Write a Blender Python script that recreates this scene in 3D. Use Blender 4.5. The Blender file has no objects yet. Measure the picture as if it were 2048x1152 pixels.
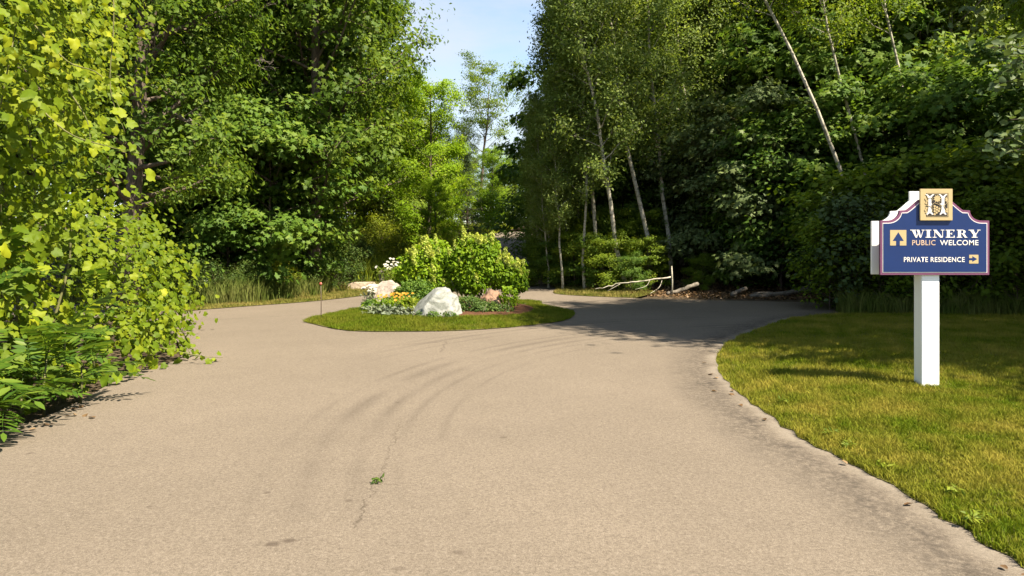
import bpy, bmesh, math, random
import numpy as np
from mathutils import Vector, Matrix, noise as mnoise
from mathutils.geometry import delaunay_2d_cdt

# ------------------------------------------------------------------ camera, sky, sun, exposure
scene = bpy.context.scene
C = scene.collection
F_PX, HOR, EYE = 1450.0, 490.0, 1.6
cam_d = bpy.data.cameras.new('camera'); cam = bpy.data.objects.new('camera', cam_d); C.objects.link(cam)
cam.location = (0, 0, EYE); cam.rotation_euler = (math.radians(90), 0, 0)
cam_d.sensor_width = 36; cam_d.lens = 36 * F_PX / 2048; cam_d.shift_y = -(576 - HOR) / 2048
cam_d.clip_end = 2000; cam_d.clip_start = 0.05
scene.camera = cam
SUN_EL, SUN_A = math.radians(54), math.radians(35)     # elevation; turn from due right towards behind the camera
to_sun = Vector((math.cos(SUN_EL) * math.cos(SUN_A), -math.cos(SUN_EL) * math.sin(SUN_A), math.sin(SUN_EL)))
sd = bpy.data.lights.new('sun', 'SUN'); sun = bpy.data.objects.new('sun', sd); C.objects.link(sun)
sd.energy = 5.0; sd.angle = math.radians(0.53); sd.color = (1.0, 0.89, 0.72)
sun.rotation_euler = to_sun.to_track_quat('Z', 'Y').to_euler(); sun.location = (20, -10, 30)
W = bpy.data.worlds.new('World'); scene.world = W; W.use_nodes = True
wn, wl = W.node_tree.nodes, W.node_tree.links
sky = wn.new('ShaderNodeTexSky'); sky.sky_type = 'NISHITA'; sky.sun_disc = False
sky.sun_elevation = SUN_EL; sky.sun_rotation = math.radians(90) + SUN_A
sky.air_density = 1.0; sky.dust_density = 0.15; sky.ozone_density = 1.2
wtc = wn.new('ShaderNodeTexCoord'); wmap = wn.new('ShaderNodeMapping'); wmap.inputs['Scale'].default_value = (2.2, 2.2, 7.0)
wno = wn.new('ShaderNodeTexNoise'); wno.inputs['Scale'].default_value = 1.5; wno.inputs['Detail'].default_value = 9; wno.inputs['Roughness'].default_value = 0.58
wra = wn.new('ShaderNodeValToRGB'); wra.color_ramp.elements[0].position = 0.44; wra.color_ramp.elements[1].position = 0.70
wra.color_ramp.elements[0].color = (0.2, 0.2, 0.2, 1); wra.color_ramp.elements[1].color = (0.75, 0.75, 0.75, 1)
wmix = wn.new('ShaderNodeMixRGB'); wmix.inputs[2].default_value = (3.2, 3.3, 3.4, 1)
wl.new(wtc.outputs['Generated'], wmap.inputs[0]); wl.new(wmap.outputs[0], wno.inputs['Vector']); wl.new(wno.outputs[0], wra.inputs[0])
wl.new(wra.outputs[0], wmix.inputs[0]); wl.new(sky.outputs[0], wmix.inputs[1])
wl.new(wmix.outputs[0], wn['Background'].inputs[0]); wn['Background'].inputs[1].default_value = 0.078
vs = scene.view_settings; vs.view_transform = 'Standard'; vs.look = 'None'; vs.gamma = 1; vs.exposure = 1.8
scene.cycles.max_bounces = 8; scene.cycles.diffuse_bounces = 4; scene.cycles.transmission_bounces = 4
scene.cycles.sample_clamp_indirect = 6

# ------------------------------------------------------------------ helpers
def G(px, py):                                          # pixel on flat ground -> (x, y)
    Y = F_PX * EYE / (py - HOR); return ((px - 1024) / F_PX * Y, Y)
def XP(px, Y): return (px - 1024) / F_PX * Y
def sp(v, k=1.2): return np.log1p(np.exp(np.clip(np.asarray(v, float) / k, -30, 30))) * k
def sst(v, a, b):
    t = np.clip((np.asarray(v, float) - a) / (b - a), 0, 1); return t * t * (3 - 2 * t)
def H(x, y):                                            # terrain height
    x = np.asarray(x, float); y = np.asarray(y, float)
    z = 0.078 * sp(y - 25.5) + 0.045 * sp(y - 22.8) * sst(x, 1.0, 5.0) + 0.03 * sp(y - 23.5) * sst(-x, 4.0, 9.0)
    return np.minimum(z, 6.0)
def h1(x, y): return float(H(x, y))

def mesh_np(name, V, Fc, tint=None, smooth=False, attr='tint'):
    V = np.asarray(V, np.float32).reshape(-1, 3); Fc = np.asarray(Fc, np.int32)
    m, k = Fc.shape
    me = bpy.data.meshes.new(name)
    me.vertices.add(len(V)); me.vertices.foreach_set('co', V.ravel())
    me.loops.add(m * k); me.loops.foreach_set('vertex_index', Fc.ravel())
    me.polygons.add(m); me.polygons.foreach_set('loop_start', np.arange(0, m * k, k, dtype=np.int32))
    if smooth: me.polygons.foreach_set('use_smooth', np.ones(m, dtype=bool))
    me.update(calc_edges=True)
    if tint is not None:
        a = me.attributes.new(attr, 'FLOAT', 'POINT'); a.data.foreach_set('value', np.asarray(tint, np.float32).ravel())
    return me
def obj(name, me, mat=None, parent=None, loc=(0, 0, 0), rot=(0, 0, 0), scale=(1, 1, 1)):
    o = bpy.data.objects.new(name, me); C.objects.link(o)
    if mat is not None and me is not None and len(me.materials) == 0: me.materials.append(mat)
    o.parent = parent; o.location = loc; o.rotation_euler = rot; o.scale = scale
    return o
def tag(o, label, cat, group=None, kind=None):
    if label: o['label'] = label
    if cat: o['category'] = cat
    if group: o['group'] = group
    if kind: o['kind'] = kind
    return o
def thing(name, label, cat, loc=(0, 0, 0), rot=(0, 0, 0), scale=(1, 1, 1), group=None):
    return tag(obj(name, None, None, None, loc, rot, scale), label, cat, group)

class Geo:                                              # collects triangles
    def __init__(s): s.V = []; s.F = []; s.T = []; s.n = 0
    def add(s, V, F, t=0.5):
        V = np.asarray(V, float).reshape(-1, 3); F = np.asarray(F, int).reshape(-1, 3)
        s.V.append(V); s.F.append(F + s.n); s.T.append(np.full(len(V), t) if np.isscalar(t) else np.asarray(t)); s.n += len(V)
    def tube(s, pts, rad, sides=6, t=0.5, cap=True):
        P = np.asarray(pts, float); R = np.asarray(rad, float) * np.ones(len(P)); n = len(P)
        d = np.gradient(P, axis=0); d /= np.linalg.norm(d, axis=1)[:, None] + 1e-9
        ref = np.array([0.31, 0.95, 0.05]) if abs(d[0][2]) > 0.6 else np.array([0.05, 0.1, 1.0])
        u = np.cross(d, ref); u /= np.linalg.norm(u, axis=1)[:, None] + 1e-9; v = np.cross(d, u)
        a = np.linspace(0, 2 * np.pi, sides, endpoint=False)
        V = P[:, None] + R[:, None, None] * (np.cos(a)[None, :, None] * u[:, None] + np.sin(a)[None, :, None] * v[:, None])
        i = np.arange(n - 1)[:, None] * sides; j = np.arange(sides)[None]; jn = (j + 1) % sides
        A, B, Cc, D = i + j, i + jn, i + sides + jn, i + sides + j
        Fq = np.concatenate([np.stack([A, B, Cc], -1).reshape(-1, 3), np.stack([A, Cc, D], -1).reshape(-1, 3)])
        V = V.reshape(-1, 3)
        if cap:
            V = np.vstack([V, P[0], P[-1]]); n0 = len(V) - 2; e = (n - 1) * sides; jj = np.arange(sides); jjn = (jj + 1) % sides
            Fq = np.vstack([Fq, np.stack([jjn, jj, np.full(sides, n0)], -1), np.stack([e + jj, e + jjn, np.full(sides, n0 + 1)], -1)])
        s.add(V, Fq, t)
    def box(s, x0, x1, y0, y1, z0, z1, t=0.5):
        V = [(x, y, z) for z in (z0, z1) for y in (y0, y1) for x in (x0, x1)]
        Q = [(0, 2, 3, 1), (4, 5, 7, 6), (0, 1, 5, 4), (2, 6, 7, 3), (0, 4, 6, 2), (1, 3, 7, 5)]
        s.add(V, [f for q in Q for f in ((q[0], q[1], q[2]), (q[0], q[2], q[3]))], t)
    def mesh(s, name, smooth=False):
        return mesh_np(name, np.vstack(s.V), np.vstack(s.F), np.concatenate(s.T), smooth)

def norm(a): return a / (np.linalg.norm(a, axis=-1, keepdims=True) + 1e-9)
L_RHOMB = (np.array([(0, 0, 0), (.45, .27, .07), (1, 0, -.08), (.45, -.27, .07)]), np.array([(0, 2, 1), (0, 3, 2)]))
L_ROUND = (np.array([(0, 0, 0), (.3, .36, .05), (.75, .26, .02), (1, 0, -.06), (.75, -.26, .02), (.3, -.36, .05)]),
           np.array([(0, 3, 2), (0, 2, 1), (0, 4, 3), (0, 5, 4)]))
def star_leaf():                                        # lobed oak / maple leaf
    ang = [-150, -115, -75, -52, -28, 0, 28, 52, 75, 115, 150]; r = [.28, .5, .30, .62, .34, .78, .34, .62, .30, .5, .28]
    P = [(0, 0, 0)] + [(.3 + q * math.cos(math.radians(a)), q * math.sin(math.radians(a)), -.10 * q * q) for a, q in zip(ang, r)]
    P[0] = (.25, 0, .05)
    return np.array(P), np.array([(0, i, i + 1) for i in range(1, 11)] + [(0, 11, 1)])
def grape_leaf():
    ang = [-172, -150, -120, -100, -80, -62, -45, -25, -12, 0, 12, 25, 45, 62, 80, 100, 120, 150, 172]
    r = [.34, .52, .58, .50, .60, .56, .46, .56, .62, .74, .62, .56, .46, .56, .60, .50, .58, .52, .34]
    P = [(.02, 0, 0.03)] + [(.08 + q * math.cos(math.radians(a)), q * math.sin(math.radians(a)), .07 * math.sin(3.1 * math.radians(a)) - .16 * q * q) for a, q in zip(ang, r)]
    return np.array(P), np.array([(0, i, i + 1) for i in range(1, 19)] + [(0, 19, 1)])
L_STAR, L_GRAPE = star_leaf(), grape_leaf()

def leaves(P, N, size, rng, tpl=L_RHOMB, tint=None, droop=0.3):
    P = np.asarray(P, float); n = len(P); N = norm(np.asarray(N, float))
    a = rng.normal(size=(n, 3)); a[:, 2] -= droop
    X = norm(a - (a * N).sum(1, keepdims=True) * N); Y = np.cross(N, X)
    T, Fc = tpl; s = (np.asarray(size) * np.ones(n))[:, None, None]
    V = P[:, None] + s * (T[None, :, 0:1] * X[:, None] + T[None, :, 1:2] * Y[:, None] + T[None, :, 2:3] * N[:, None])
    k = len(T); FF = (Fc[None] + (np.arange(n) * k)[:, None, None]).reshape(-1, 3)
    t = np.repeat(rng.random(n) if tint is None else tint, k)
    return V.reshape(-1, 3), FF, t
def inpoly(P, poly):
    x, y = P[:, 0], P[:, 1]; q = np.asarray(poly); r = np.zeros(len(P), bool); j = len(q) - 1
    for i in range(len(q)):
        c = (q[i, 1] > y) != (q[j, 1] > y)
        with np.errstate(divide='ignore', invalid='ignore'):
            r ^= c & (x < (q[j, 0] - q[i, 0]) * (y - q[i, 1]) / (q[j, 1] - q[i, 1]) + q[i, 0])
        j = i
    return r
def polydist(P, line):
    d = np.full(len(P), 1e9); L = np.asarray(line, float)
    for a, b in zip(L[:-1], L[1:]):
        ab = b - a; t = np.clip(((P - a) @ ab) / (ab @ ab), 0, 1); d = np.minimum(d, np.linalg.norm(P - a - t[:, None] * ab, axis=1))
    return d
def smooth_line(pts, n=6):                              # Catmull-Rom
    p = [np.array(q, float) for q in pts]; p = [2 * p[0] - p[1]] + p + [2 * p[-1] - p[-2]]; out = []
    for i in range(1, len(p) - 2):
        for t in np.linspace(0, 1, n, endpoint=False):
            a, b, c, d = p[i - 1:i + 3]
            out.append(0.5 * (2 * b + (c - a) * t + (2 * a - 5 * b + 4 * c - d) * t * t + (3 * b - a - 3 * c + d) * t ** 3))
    out.append(p[-2]); return np.array(out)

# ------------------------------------------------------------------ materials
class M:
    def __init__(s, name):
        s.m = bpy.data.materials.new(name); s.m.use_nodes = True; s.t = s.m.node_tree; s.b = s.t.nodes['Principled BSDF']; s.out = s.t.nodes['Material Output']
        s.co = None
    def n(s, ty, **k):
        o = s.t.nodes.new(ty)
        for a, v in k.items(): setattr(o, a, v)
        return o
    def l(s, a, b): s.t.links.new(a, b)
    def obco(s):
        if s.co is None: s.co = s.n('ShaderNodeTexCoord').outputs['Object']
        return s.co
    def noise(s, scale, detail=4, rough=.55, vec=None, stretch=None, dist=0):
        v = vec or s.obco()
        if stretch: mp = s.n('ShaderNodeMapping'); mp.inputs['Scale'].default_value = stretch; s.l(v, mp.inputs[0]); v = mp.outputs[0]
        o = s.n('ShaderNodeTexNoise'); o.inputs['Scale'].default_value = scale; o.inputs['Detail'].default_value = detail; o.inputs['Roughness'].default_value = rough; o.inputs['Distortion'].default_value = dist
        s.l(v, o.inputs['Vector']); return o.outputs[0]
    def vor(s, scale, feature='F1', out=0):
        o = s.n('ShaderNodeTexVoronoi', feature=feature); o.inputs['Scale'].default_value = scale; s.l(s.obco(), o.inputs['Vector']); return o.outputs[out]
    def ramp(s, fac, stops):
        o = s.n('ShaderNodeValToRGB'); e = o.color_ramp.elements
        while len(e) < len(stops): e.new(0.5)
        for q, (p, c) in zip(e, stops): q.position = p; q.color = (c, c, c, 1) if np.isscalar(c) else (*c, 1)
        s.l(fac, o.inputs[0]); return o.outputs[0]
    def mix(s, f, a, b, mode='MIX'):
        o = s.n('ShaderNodeMixRGB', blend_type=mode)
        for i, v in enumerate((f, a, b)):
            if hasattr(v, 'is_linked'): s.l(v, o.inputs[i])
            elif i == 0: o.inputs[0].default_value = v
            else: o.inputs[i].default_value = (*v, 1)
        return o.outputs[0]
    def math(s, op, a, b=0.0, clamp=False):
        o = s.n('ShaderNodeMath', operation=op, use_clamp=clamp)
        for i, v in enumerate((a, b)):
            if hasattr(v, 'is_linked'): s.l(v, o.inputs[i])
            else: o.inputs[i].default_value = v
        return o.outputs[0]
    def attr(s, name): return s.n('ShaderNodeAttribute', attribute_name=name).outputs['Fac']
    def fin(s, col, rough=.8, spec=.2, bump=None, bs=.3, bd=.02):
        if hasattr(col, 'is_linked'): s.l(col, s.b.inputs['Base Color'])
        else: s.b.inputs['Base Color'].default_value = (*col, 1)
        s.b.inputs['Roughness'].default_value = rough; s.b.inputs['Specular IOR Level'].default_value = spec
        if bump is not None:
            b = s.n('ShaderNodeBump'); b.inputs['Strength'].default_value = bs; b.inputs['Distance'].default_value = bd
            s.l(bump, b.inputs['Height']); s.l(b.outputs[0], s.b.inputs['Normal'])
        return s.m
def leaf_mat(name, dark, mid, light, trans=.32, rough=.55, spec=.16, tcol=1.35):
    k = M(name); c = k.ramp(k.attr('tint'), [(0, dark), (.55, mid), (1, light)])
    rnd = k.n('ShaderNodeObjectInfo').outputs['Random']
    c = k.mix(1.0, c, k.ramp(rnd, [(0, (.82, .84, .8)), (.5, (1, 1, 1)), (1, (1.18, 1.12, .95))]), 'MULTIPLY')
    k.fin(c, rough, spec)
    tr = k.n('ShaderNodeBsdfTranslucent'); k.l(k.mix(1.0, c, (tcol * 1.05, tcol, tcol * .55), 'MULTIPLY'), tr.inputs[0])
    mx = k.n('ShaderNodeMixShader'); mx.inputs[0].default_value = trans
    k.l(k.b.outputs[0], mx.inputs[1]); k.l(tr.outputs[0], mx.inputs[2]); k.l(mx.outputs[0], k.out.inputs[0])
    return k.m
def plain(name, col, rough=.6, spec=.3, var=.12, scale=9):
    k = M(name); f = k.noise(scale, 5)
    return k.fin(k.mix(k.ramp(f, [(.3, 0), (.75, 1)]), tuple(v * (1 - var) for v in col), tuple(min(1, v * (1 + var)) for v in col)), rough, spec, f, .15, .01)

MT = {}
MT['oak'] = leaf_mat('oak_leaf', (.039, .080, .009), (.088, .150, .016), (.17, .222, .028), .46)
MT['maple'] = leaf_mat('maple_leaf', (.062, .115, .010), (.125, .19, .016), (.21, .26, .028), .5)
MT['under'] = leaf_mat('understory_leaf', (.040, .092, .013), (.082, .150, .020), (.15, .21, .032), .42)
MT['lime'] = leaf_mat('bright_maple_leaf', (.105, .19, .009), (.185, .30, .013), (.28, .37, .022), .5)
MT['poplar'] = leaf_mat('poplar_leaf', (.090, .142, .028), (.165, .230, .046), (.265, .315, .085), .48, .55, .2)
MT['grey'] = leaf_mat('grey_green_leaf', (.048, .080, .028), (.09, .13, .045), (.15, .19, .08), .32)
MT['spruce'] = leaf_mat('spruce_needle', (.026, .048, .018), (.048, .080, .028), (.085, .12, .04), .15)
MT['grape'] = leaf_mat('grape_leaf', (.048, .10, .005), (.142, .20, .008), (.29, .315, .016), .45, .55, .18)
MT['sumac'] = leaf_mat('sumac_leaf', (.03, .075, .009), (.07, .130, .013), (.15, .205, .028), .38, .42, .3)
MT['hyd'] = leaf_mat('hydrangea_leaf', (.065, .14, .007), (.155, .255, .010), (.27, .355, .017), .46)
MT['bloom'] = leaf_mat('hydrangea_bloom', (.26, .33, .04), (.36, .41, .07), (.46, .48, .13), .3)
MT['white_petal'] = leaf_mat('white_petal', (.34, .34, .31), (.43, .43, .40), (.52, .52, .48), .25)
MT['gold_petal'] = leaf_mat('gold_petal', (.3, .14, .015), (.38, .20, .02), (.44, .27, .04), .25)
MT['silver'] = leaf_mat('silver_leaf', (.09, .12, .075), (.14, .17, .11), (.2, .225, .165), .2)
MT['dead'] = leaf_mat('dead_leaf', (.07, .04, .02), (.15, .09, .045), (.27, .18, .10), .1)
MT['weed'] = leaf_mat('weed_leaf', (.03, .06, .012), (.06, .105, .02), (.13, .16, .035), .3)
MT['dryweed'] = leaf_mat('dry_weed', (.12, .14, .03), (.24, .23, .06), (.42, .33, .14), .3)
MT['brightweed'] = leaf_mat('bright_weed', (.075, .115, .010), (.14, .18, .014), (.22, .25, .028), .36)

def bark(name, c0, c1, st=(9, 9, 1.4), bs=.6):
    k = M(name); f = k.noise(2.2, 7, .65, stretch=st); g = k.noise(1.1, 3)
    c = k.mix(k.ramp(f, [(.32, 0), (.68, 1)]), c0, c1); c = k.mix(k.ramp(g, [(.4, 0), (.8, .5)]), c, tuple(v * .55 for v in c1))
    return k.fin(c, .9, .15, f, bs, .05)
MT['bark'] = bark('oak_bark', (.045, .034, .026), (.16, .125, .095))
def poplar_bark():
    k = M('poplar_bark'); f = k.noise(1.6, 6, .6, stretch=(3, 3, 7)); g = k.noise(1.0, 4, .6, stretch=(1, 1, 1.2))
    c = k.mix(k.ramp(f, [(.38, 0), (.5, 1)]), (.14, .125, .09), (.46, .42, .34)); c = k.mix(k.ramp(g, [(.35, .6), (.65, 0)]), c, (.19, .19, .13))
    return k.fin(c, .8, .2, f, .4, .02)
MT['pbark'] = poplar_bark()
MT['log'] = bark('log_bark', (.06, .05, .038), (.21, .185, .15), (5, 5, 5))
MT['stem'] = bark('green_stem', (.07, .08, .03), (.16, .15, .06), (5, 5, 2), .2)
MT['shrub_stem'] = bark('shrub_stem', (.12, .09, .06), (.30, .25, .18), (8, 8, 2), .3)

def asphalt():
    k = M('aged_asphalt'); o = k.obco()
    big = k.noise(.35, 5, .6); mid = k.noise(2.6, 5, .6); fine = k.noise(150, 3, .75); grit = k.vor(150); grit2 = k.noise(50, 3, .85)
    c = k.mix(k.ramp(big, [(.3, 0), (.7, 1)]), (.122, .100, .075), (.156, .128, .097))
    c = k.mix(k.ramp(mid, [(.35, .0), (.75, .25)]), c, (.115, .094, .073))
    c = k.mix(k.ramp(grit2, [(.36, .6), (.49, 0)]), c, (.065, .053, .041))
    c = k.mix(k.ramp(grit2, [(.53, 0), (.68, .42)]), c, (.24, .206, .168))
    c = k.mix(k.ramp(fine, [(.34, .6), (.47, 0)]), c, (.06, .05, .04))
    c = k.mix(k.ramp(fine, [(.56, 0), (.70, .55)]), c, (.30, .26, .21))
    # worn dark strip along the lawn
    ed = k.attr('edge'); en = k.noise(1.9, 6, .65); e2 = k.math('ADD', ed, k.math('MULTIPLY', k.math('SUBTRACT', en, .5), .5))
    band = k.ramp(e2, [(.0, .1), (.10, .25), (.24, 1.0), (.42, .6), (.72, 0)])
    brk = k.math('ADD', k.math('MULTIPLY', k.ramp(k.noise(16, 6, .75), [(.42, 0), (.56, 1)]), .75), k.math('MULTIPLY', k.ramp(k.noise(2.2, 5, .7), [(.42, 0), (.62, 1)]), .35))
    c = k.mix(k.math('MULTIPLY', k.math('MULTIPLY', band, brk), .9), c, (.048, .04, .032))
    c = k.mix(k.ramp(e2, [(.0, .35), (.14, 0)]), c, (.24, .21, .17))
    # tyre arcs
    arcs = None
    sep = k.n('ShaderNodeSeparateXYZ'); k.l(o, sep.inputs[0])
    for cx, cy, rr, wdt, am in TRACKS:
        dx = k.math('SUBTRACT', sep.outputs[0], cx); dy = k.math('SUBTRACT', sep.outputs[1], cy)
        d = k.math('ABSOLUTE', k.math('SUBTRACT', k.math('SQRT', k.math('ADD', k.math('MULTIPLY', dx, dx), k.math('MULTIPLY', dy, dy))), rr))
        f = k.math('MULTIPLY', k.math('SUBTRACT', 1.0, k.math('DIVIDE', d, wdt), True), am)
        arcs = f if arcs is None else k.math('MAXIMUM', arcs, f)
    tm = k.math('MULTIPLY', k.ramp(k.noise(.55, 4, .6), [(.36, 0), (.56, 1)]), k.math('MULTIPLY', k.ramp(k.math('MULTIPLY', sep.outputs[1], .05), [(.18, .1), (.36, 1)]), k.ramp(k.math('ADD', k.math('MULTIPLY', sep.outputs[0], .1), .5), [(.27, 0), (.36, 1)])))
    c = k.mix(k.math('MULTIPLY', arcs, tm), c, (.062, .05, .039))
    # oil spots
    wob = k.math('MULTIPLY', k.math('SUBTRACT', k.noise(22, 4, .6), .5), 1.1)
    for px, py, rx, ry, am in SPOTS:
        x, y = G(px, py); dx = k.math('DIVIDE', k.math('SUBTRACT', sep.outputs[0], x), rx); dy = k.math('DIVIDE', k.math('SUBTRACT', sep.outputs[1], y), ry)
        d = k.math('ADD', k.math('SQRT', k.math('ADD', k.math('MULTIPLY', dx, dx), k.math('MULTIPLY', dy, dy))), wob)
        c = k.mix(k.math('MULTIPLY', k.ramp(d, [(.45, 1), (1.0, 0)]), am), c, (.055, .042, .032))
    # cracks
    w2 = k.noise(5, 5, .7); w3 = k.noise(4.1, 5, .7, stretch=(1.3, 1, 1))
    for (xa, ya), (xb, yb), wd, am in CRACKS:
        A = np.array(G(xa, ya)); B = np.array(G(xb, yb)); L = np.linalg.norm(B - A); u = (B - A) / L
        px_ = k.math('ADD', k.math('SUBTRACT', sep.outputs[0], float(A[0])), k.math('MULTIPLY', k.math('SUBTRACT', w2, .5), .22))
        py_ = k.math('ADD', k.math('SUBTRACT', sep.outputs[1], float(A[1])), k.math('MULTIPLY', k.math('SUBTRACT', w3, .5), .22))
        al = k.math('ADD', k.math('MULTIPLY', px_, float(u[0])), k.math('MULTIPLY', py_, float(u[1])))
        pr = k.math('ABSOLUTE', k.math('SUBTRACT', k.math('MULTIPLY', px_, float(u[1])), k.math('MULTIPLY', py_, float(u[0]))))
        over = k.math('MAXIMUM', k.math('MAXIMUM', k.math('MULTIPLY', al, -1.0), k.math('SUBTRACT', al, float(L))), 0.0)
        d = k.math('ADD', pr, over)
        f = k.math('MULTIPLY', k.math('SUBTRACT', 1.0, k.math('DIVIDE', d, wd), True), am)
        c = k.mix(f, c, (.045, .035, .026))
    return k.fin(c, .92, .12, k.math('ADD', fine, k.math('MULTIPLY', grit2, .8)), .5, .008)
TRACKS = []; SPOTS = [(545, 1090, .05, .04, .75), (578, 1084, .055, .035, .75), (918, 1107, .05, .035, .5), (697, 1003, .035, .03, .6), (534, 987, .03, .03, .6), (1007, 876, .04, .04, .6), (298, 1015, .02, .025, .6), (800, 1140, .05, .03, .4), (60, 908, .03, .03, .6), (795, 806, .03, .04, .5)]
def circ(a, b, c):
    ax, ay = a; bx, by = b; cx, cy = c; d = 2 * (ax * (by - cy) + bx * (cy - ay) + cx * (ay - by))
    ux = ((ax * ax + ay * ay) * (by - cy) + (bx * bx + by * by) * (cy - ay) + (cx * cx + cy * cy) * (ay - by)) / d
    uy = ((ax * ax + ay * ay) * (cx - bx) + (bx * bx + by * by) * (ax - cx) + (cx * cx + cy * cy) * (bx - ax)) / d
    return ux, uy, math.hypot(ax - ux, ay - uy)
tc = circ(G(600, 1000), G(850, 745), G(1210, 668))
for dr, wd, am in ((0, .13, .52), (.30, .07, .4), (-.34, .10, .46), (-.62, .06, .36), (1.45, .11, .44), (1.75, .07, .3), (1.1, .06, .3), (-.95, .05, .3)): TRACKS.append((tc[0], tc[1], tc[2] + dr, wd, am))
CRACKS = [((755, 968), (705, 1062), .012, .7), ((755, 968), (800, 845), .011, .5), ((722, 968), (790, 972), .011, .5), ((893, 684), (770, 693), .03, .5), ((893, 684), (880, 705), .02, .6), ((430, 640), (640, 628), .05, .45)]
MT['asphalt'] = asphalt()

def soil(name, a, b, sc=3):
    k = M(name); f = k.noise(sc, 8, .7); g = k.noise(sc * 14, 4, .7)
    c = k.mix(k.ramp(f, [(.3, 0), (.7, 1)]), a, b); c = k.mix(k.ramp(g, [(.4, 0), (.65, .6)]), c, tuple(v * .4 for v in a))
    return k.fin(c, .95, .1, g, .8, .03)
MT['soil'] = soil('forest_soil', (.05, .038, .024), (.13, .095, .06))
MT['mulch'] = soil('red_mulch', (.075, .036, .02), (.16, .075, .042), 6)
MT['turf'] = soil('turf_soil', (.085, .09, .022), (.16, .145, .04), 2)
MT['gravel'] = soil('pale_gravel', (.30, .26, .21), (.42, .37, .31), 3)
def grass_mat(name, a, b, dry, amt=.5):
    k = M(name); f = k.noise(.9, 6, .65); g = k.noise(3.7, 5, .65)
    c = k.ramp(k.attr('tint'), [(0, a), (1, b)]); m = k.math('MULTIPLY', k.ramp(k.math('ADD', k.math('MULTIPLY', f, .55), k.math('MULTIPLY', g, .45)), [(.40, 0), (.62, 1)]), amt)
    c = k.mix(m, c, dry); k.fin(c, .7, .06)
    tr = k.n('ShaderNodeBsdfTranslucent'); k.l(c, tr.inputs[0]); mx = k.n('ShaderNodeMixShader'); mx.inputs[0].default_value = .35
    k.l(k.b.outputs[0], mx.inputs[1]); k.l(tr.outputs[0], mx.inputs[2]); k.l(mx.outputs[0], k.out.inputs[0]); return k.m
MT['grass'] = grass_mat('lawn_grass', (.056, .098, .004), (.135, .175, .007), (.33, .265, .045), .8)
MT['igrass'] = grass_mat('island_grass', (.056, .10, .005), (.125, .17, .008), (.22, .195, .03), .55)
MT['vgrass'] = grass_mat('verge_grass', (.06, .085, .01), (.13, .15, .02), (.33, .25, .085), .8)
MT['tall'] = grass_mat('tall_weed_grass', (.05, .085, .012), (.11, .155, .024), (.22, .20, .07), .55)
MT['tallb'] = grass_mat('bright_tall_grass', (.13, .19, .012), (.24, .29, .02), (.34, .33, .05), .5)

# ------------------------------------------------------------------ ground, road, lawn, island
def strip(name, poly, mat, zoff, step, kind_label=None, edge_line=None, hfun=H):
    poly = [tuple(map(float, p)) for p in poly]
    q = np.array(poly); x0, y0 = q.min(0); x1, y1 = q.max(0)
    gx, gy = np.meshgrid(np.arange(x0, x1, step), np.arange(y0, y1, step)); g = np.stack([gx.ravel(), gy.ravel()], 1)
    g = g + np.random.default_rng(5).uniform(-.2, .2, g.shape) * step
    g = g[inpoly(g, poly)]; g = g[polydist(g, poly + [poly[0]]) > step * .35]
    pts = [Vector(p) for p in poly] + [Vector(p) for p in g]
    v, e, f, *_ = delaunay_2d_cdt(pts, [], [list(range(len(poly)))], 1, 1e-5)
    V = np.array([(p.x, p.y) for p in v]); z = hfun(V[:, 0], V[:, 1]) + (zoff(V) if callable(zoff) else zoff)
    t = polydist(V, edge_line) if edge_line is not None else np.zeros(len(V))
    o = obj(name, mesh_np(name, np.column_stack([V, z]), np.array([list(q) for q in f]), t, True, 'edge'), mat)
    o['kind'] = 'structure'; return o

gx = np.concatenate([np.arange(-140, -30, 8), np.arange(-30, 30, 1.0), np.arange(30, 141, 8)]); gy = np.concatenate([np.arange(-30, 0, 6), np.arange(0, 70, 1.0), np.arange(70, 260, 10)])
XX, YY = np.meshgrid(gx, gy); nx, ny = len(gx), len(gy); ii = (np.arange(ny - 1)[:, None] * nx + np.arange(nx - 1)[None]).ravel()
ZZ = H(XX, YY) - .05
o = obj('ground', mesh_np('ground', np.stack([XX, YY, ZZ], -1), np.stack([ii, ii + 1, ii + nx + 1, ii + nx], 1), None, True), MT['soil']); o['kind'] = 'structure'

lawn_edge = smooth_line([(3.1, 1.2), (2.75, 2.4)] + [G(*p) for p in [(2048, 1140), (1900, 1042), (1760, 962), (1640, 897), (1540, 835), (1470, 783), (1437, 738), (1440, 706), (1475, 676), (1540, 650), (1620, 633)]] + [(10, 17.9), (16, 19.2)])
rgn = np.random.default_rng(3)
lawn_edge = lawn_edge + rgn.normal(0, .02, lawn_edge.shape)
drive_r = smooth_line([G(1640, 606), G(1500, 603), G(1350, 600), G(1200, 595), G(1110, 589), (1.55, 25.5), (1.0, 30), (0.9, 38), (1.0, 48), (2.4, 58), (5, 66)], 4)
drive_l = smooth_line([(2.0, 67), (-1.2, 58), (-2.6, 48), (-3.0, 38), (-3.5, 30), (-4.2, 25.5), G(730, 592), G(620, 604), G(500, 613), G(420, 619), G(340, 623), (-11, 19.2), (-17, 21.5)], 4)
left_edge = smooth_line([(-17, 18), (-12, 16.2), (-8.3, 15.6), (-6.5, 13.6), (-4.75, 10.4), (-4.75, 9), (-4.35, 7.0), (-4.45, 5.9), (-4.9, 3), (-5, -4)], 4)
road_poly = [(5, -4)] + list(lawn_edge) + [(16, 22.4), (11, 21.2)] + list(drive_r) + list(drive_l) + list(left_edge)
strip('road', road_poly, MT['asphalt'], lambda V: .006 + .035 * sst(V[:, 1], 23, 30), .33, edge_line=lawn_edge)
lawn_poly = list(lawn_edge[:-6]) + [(9, 17.3), (13.5, 16.6), (13.5, 1.2)]
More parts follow.
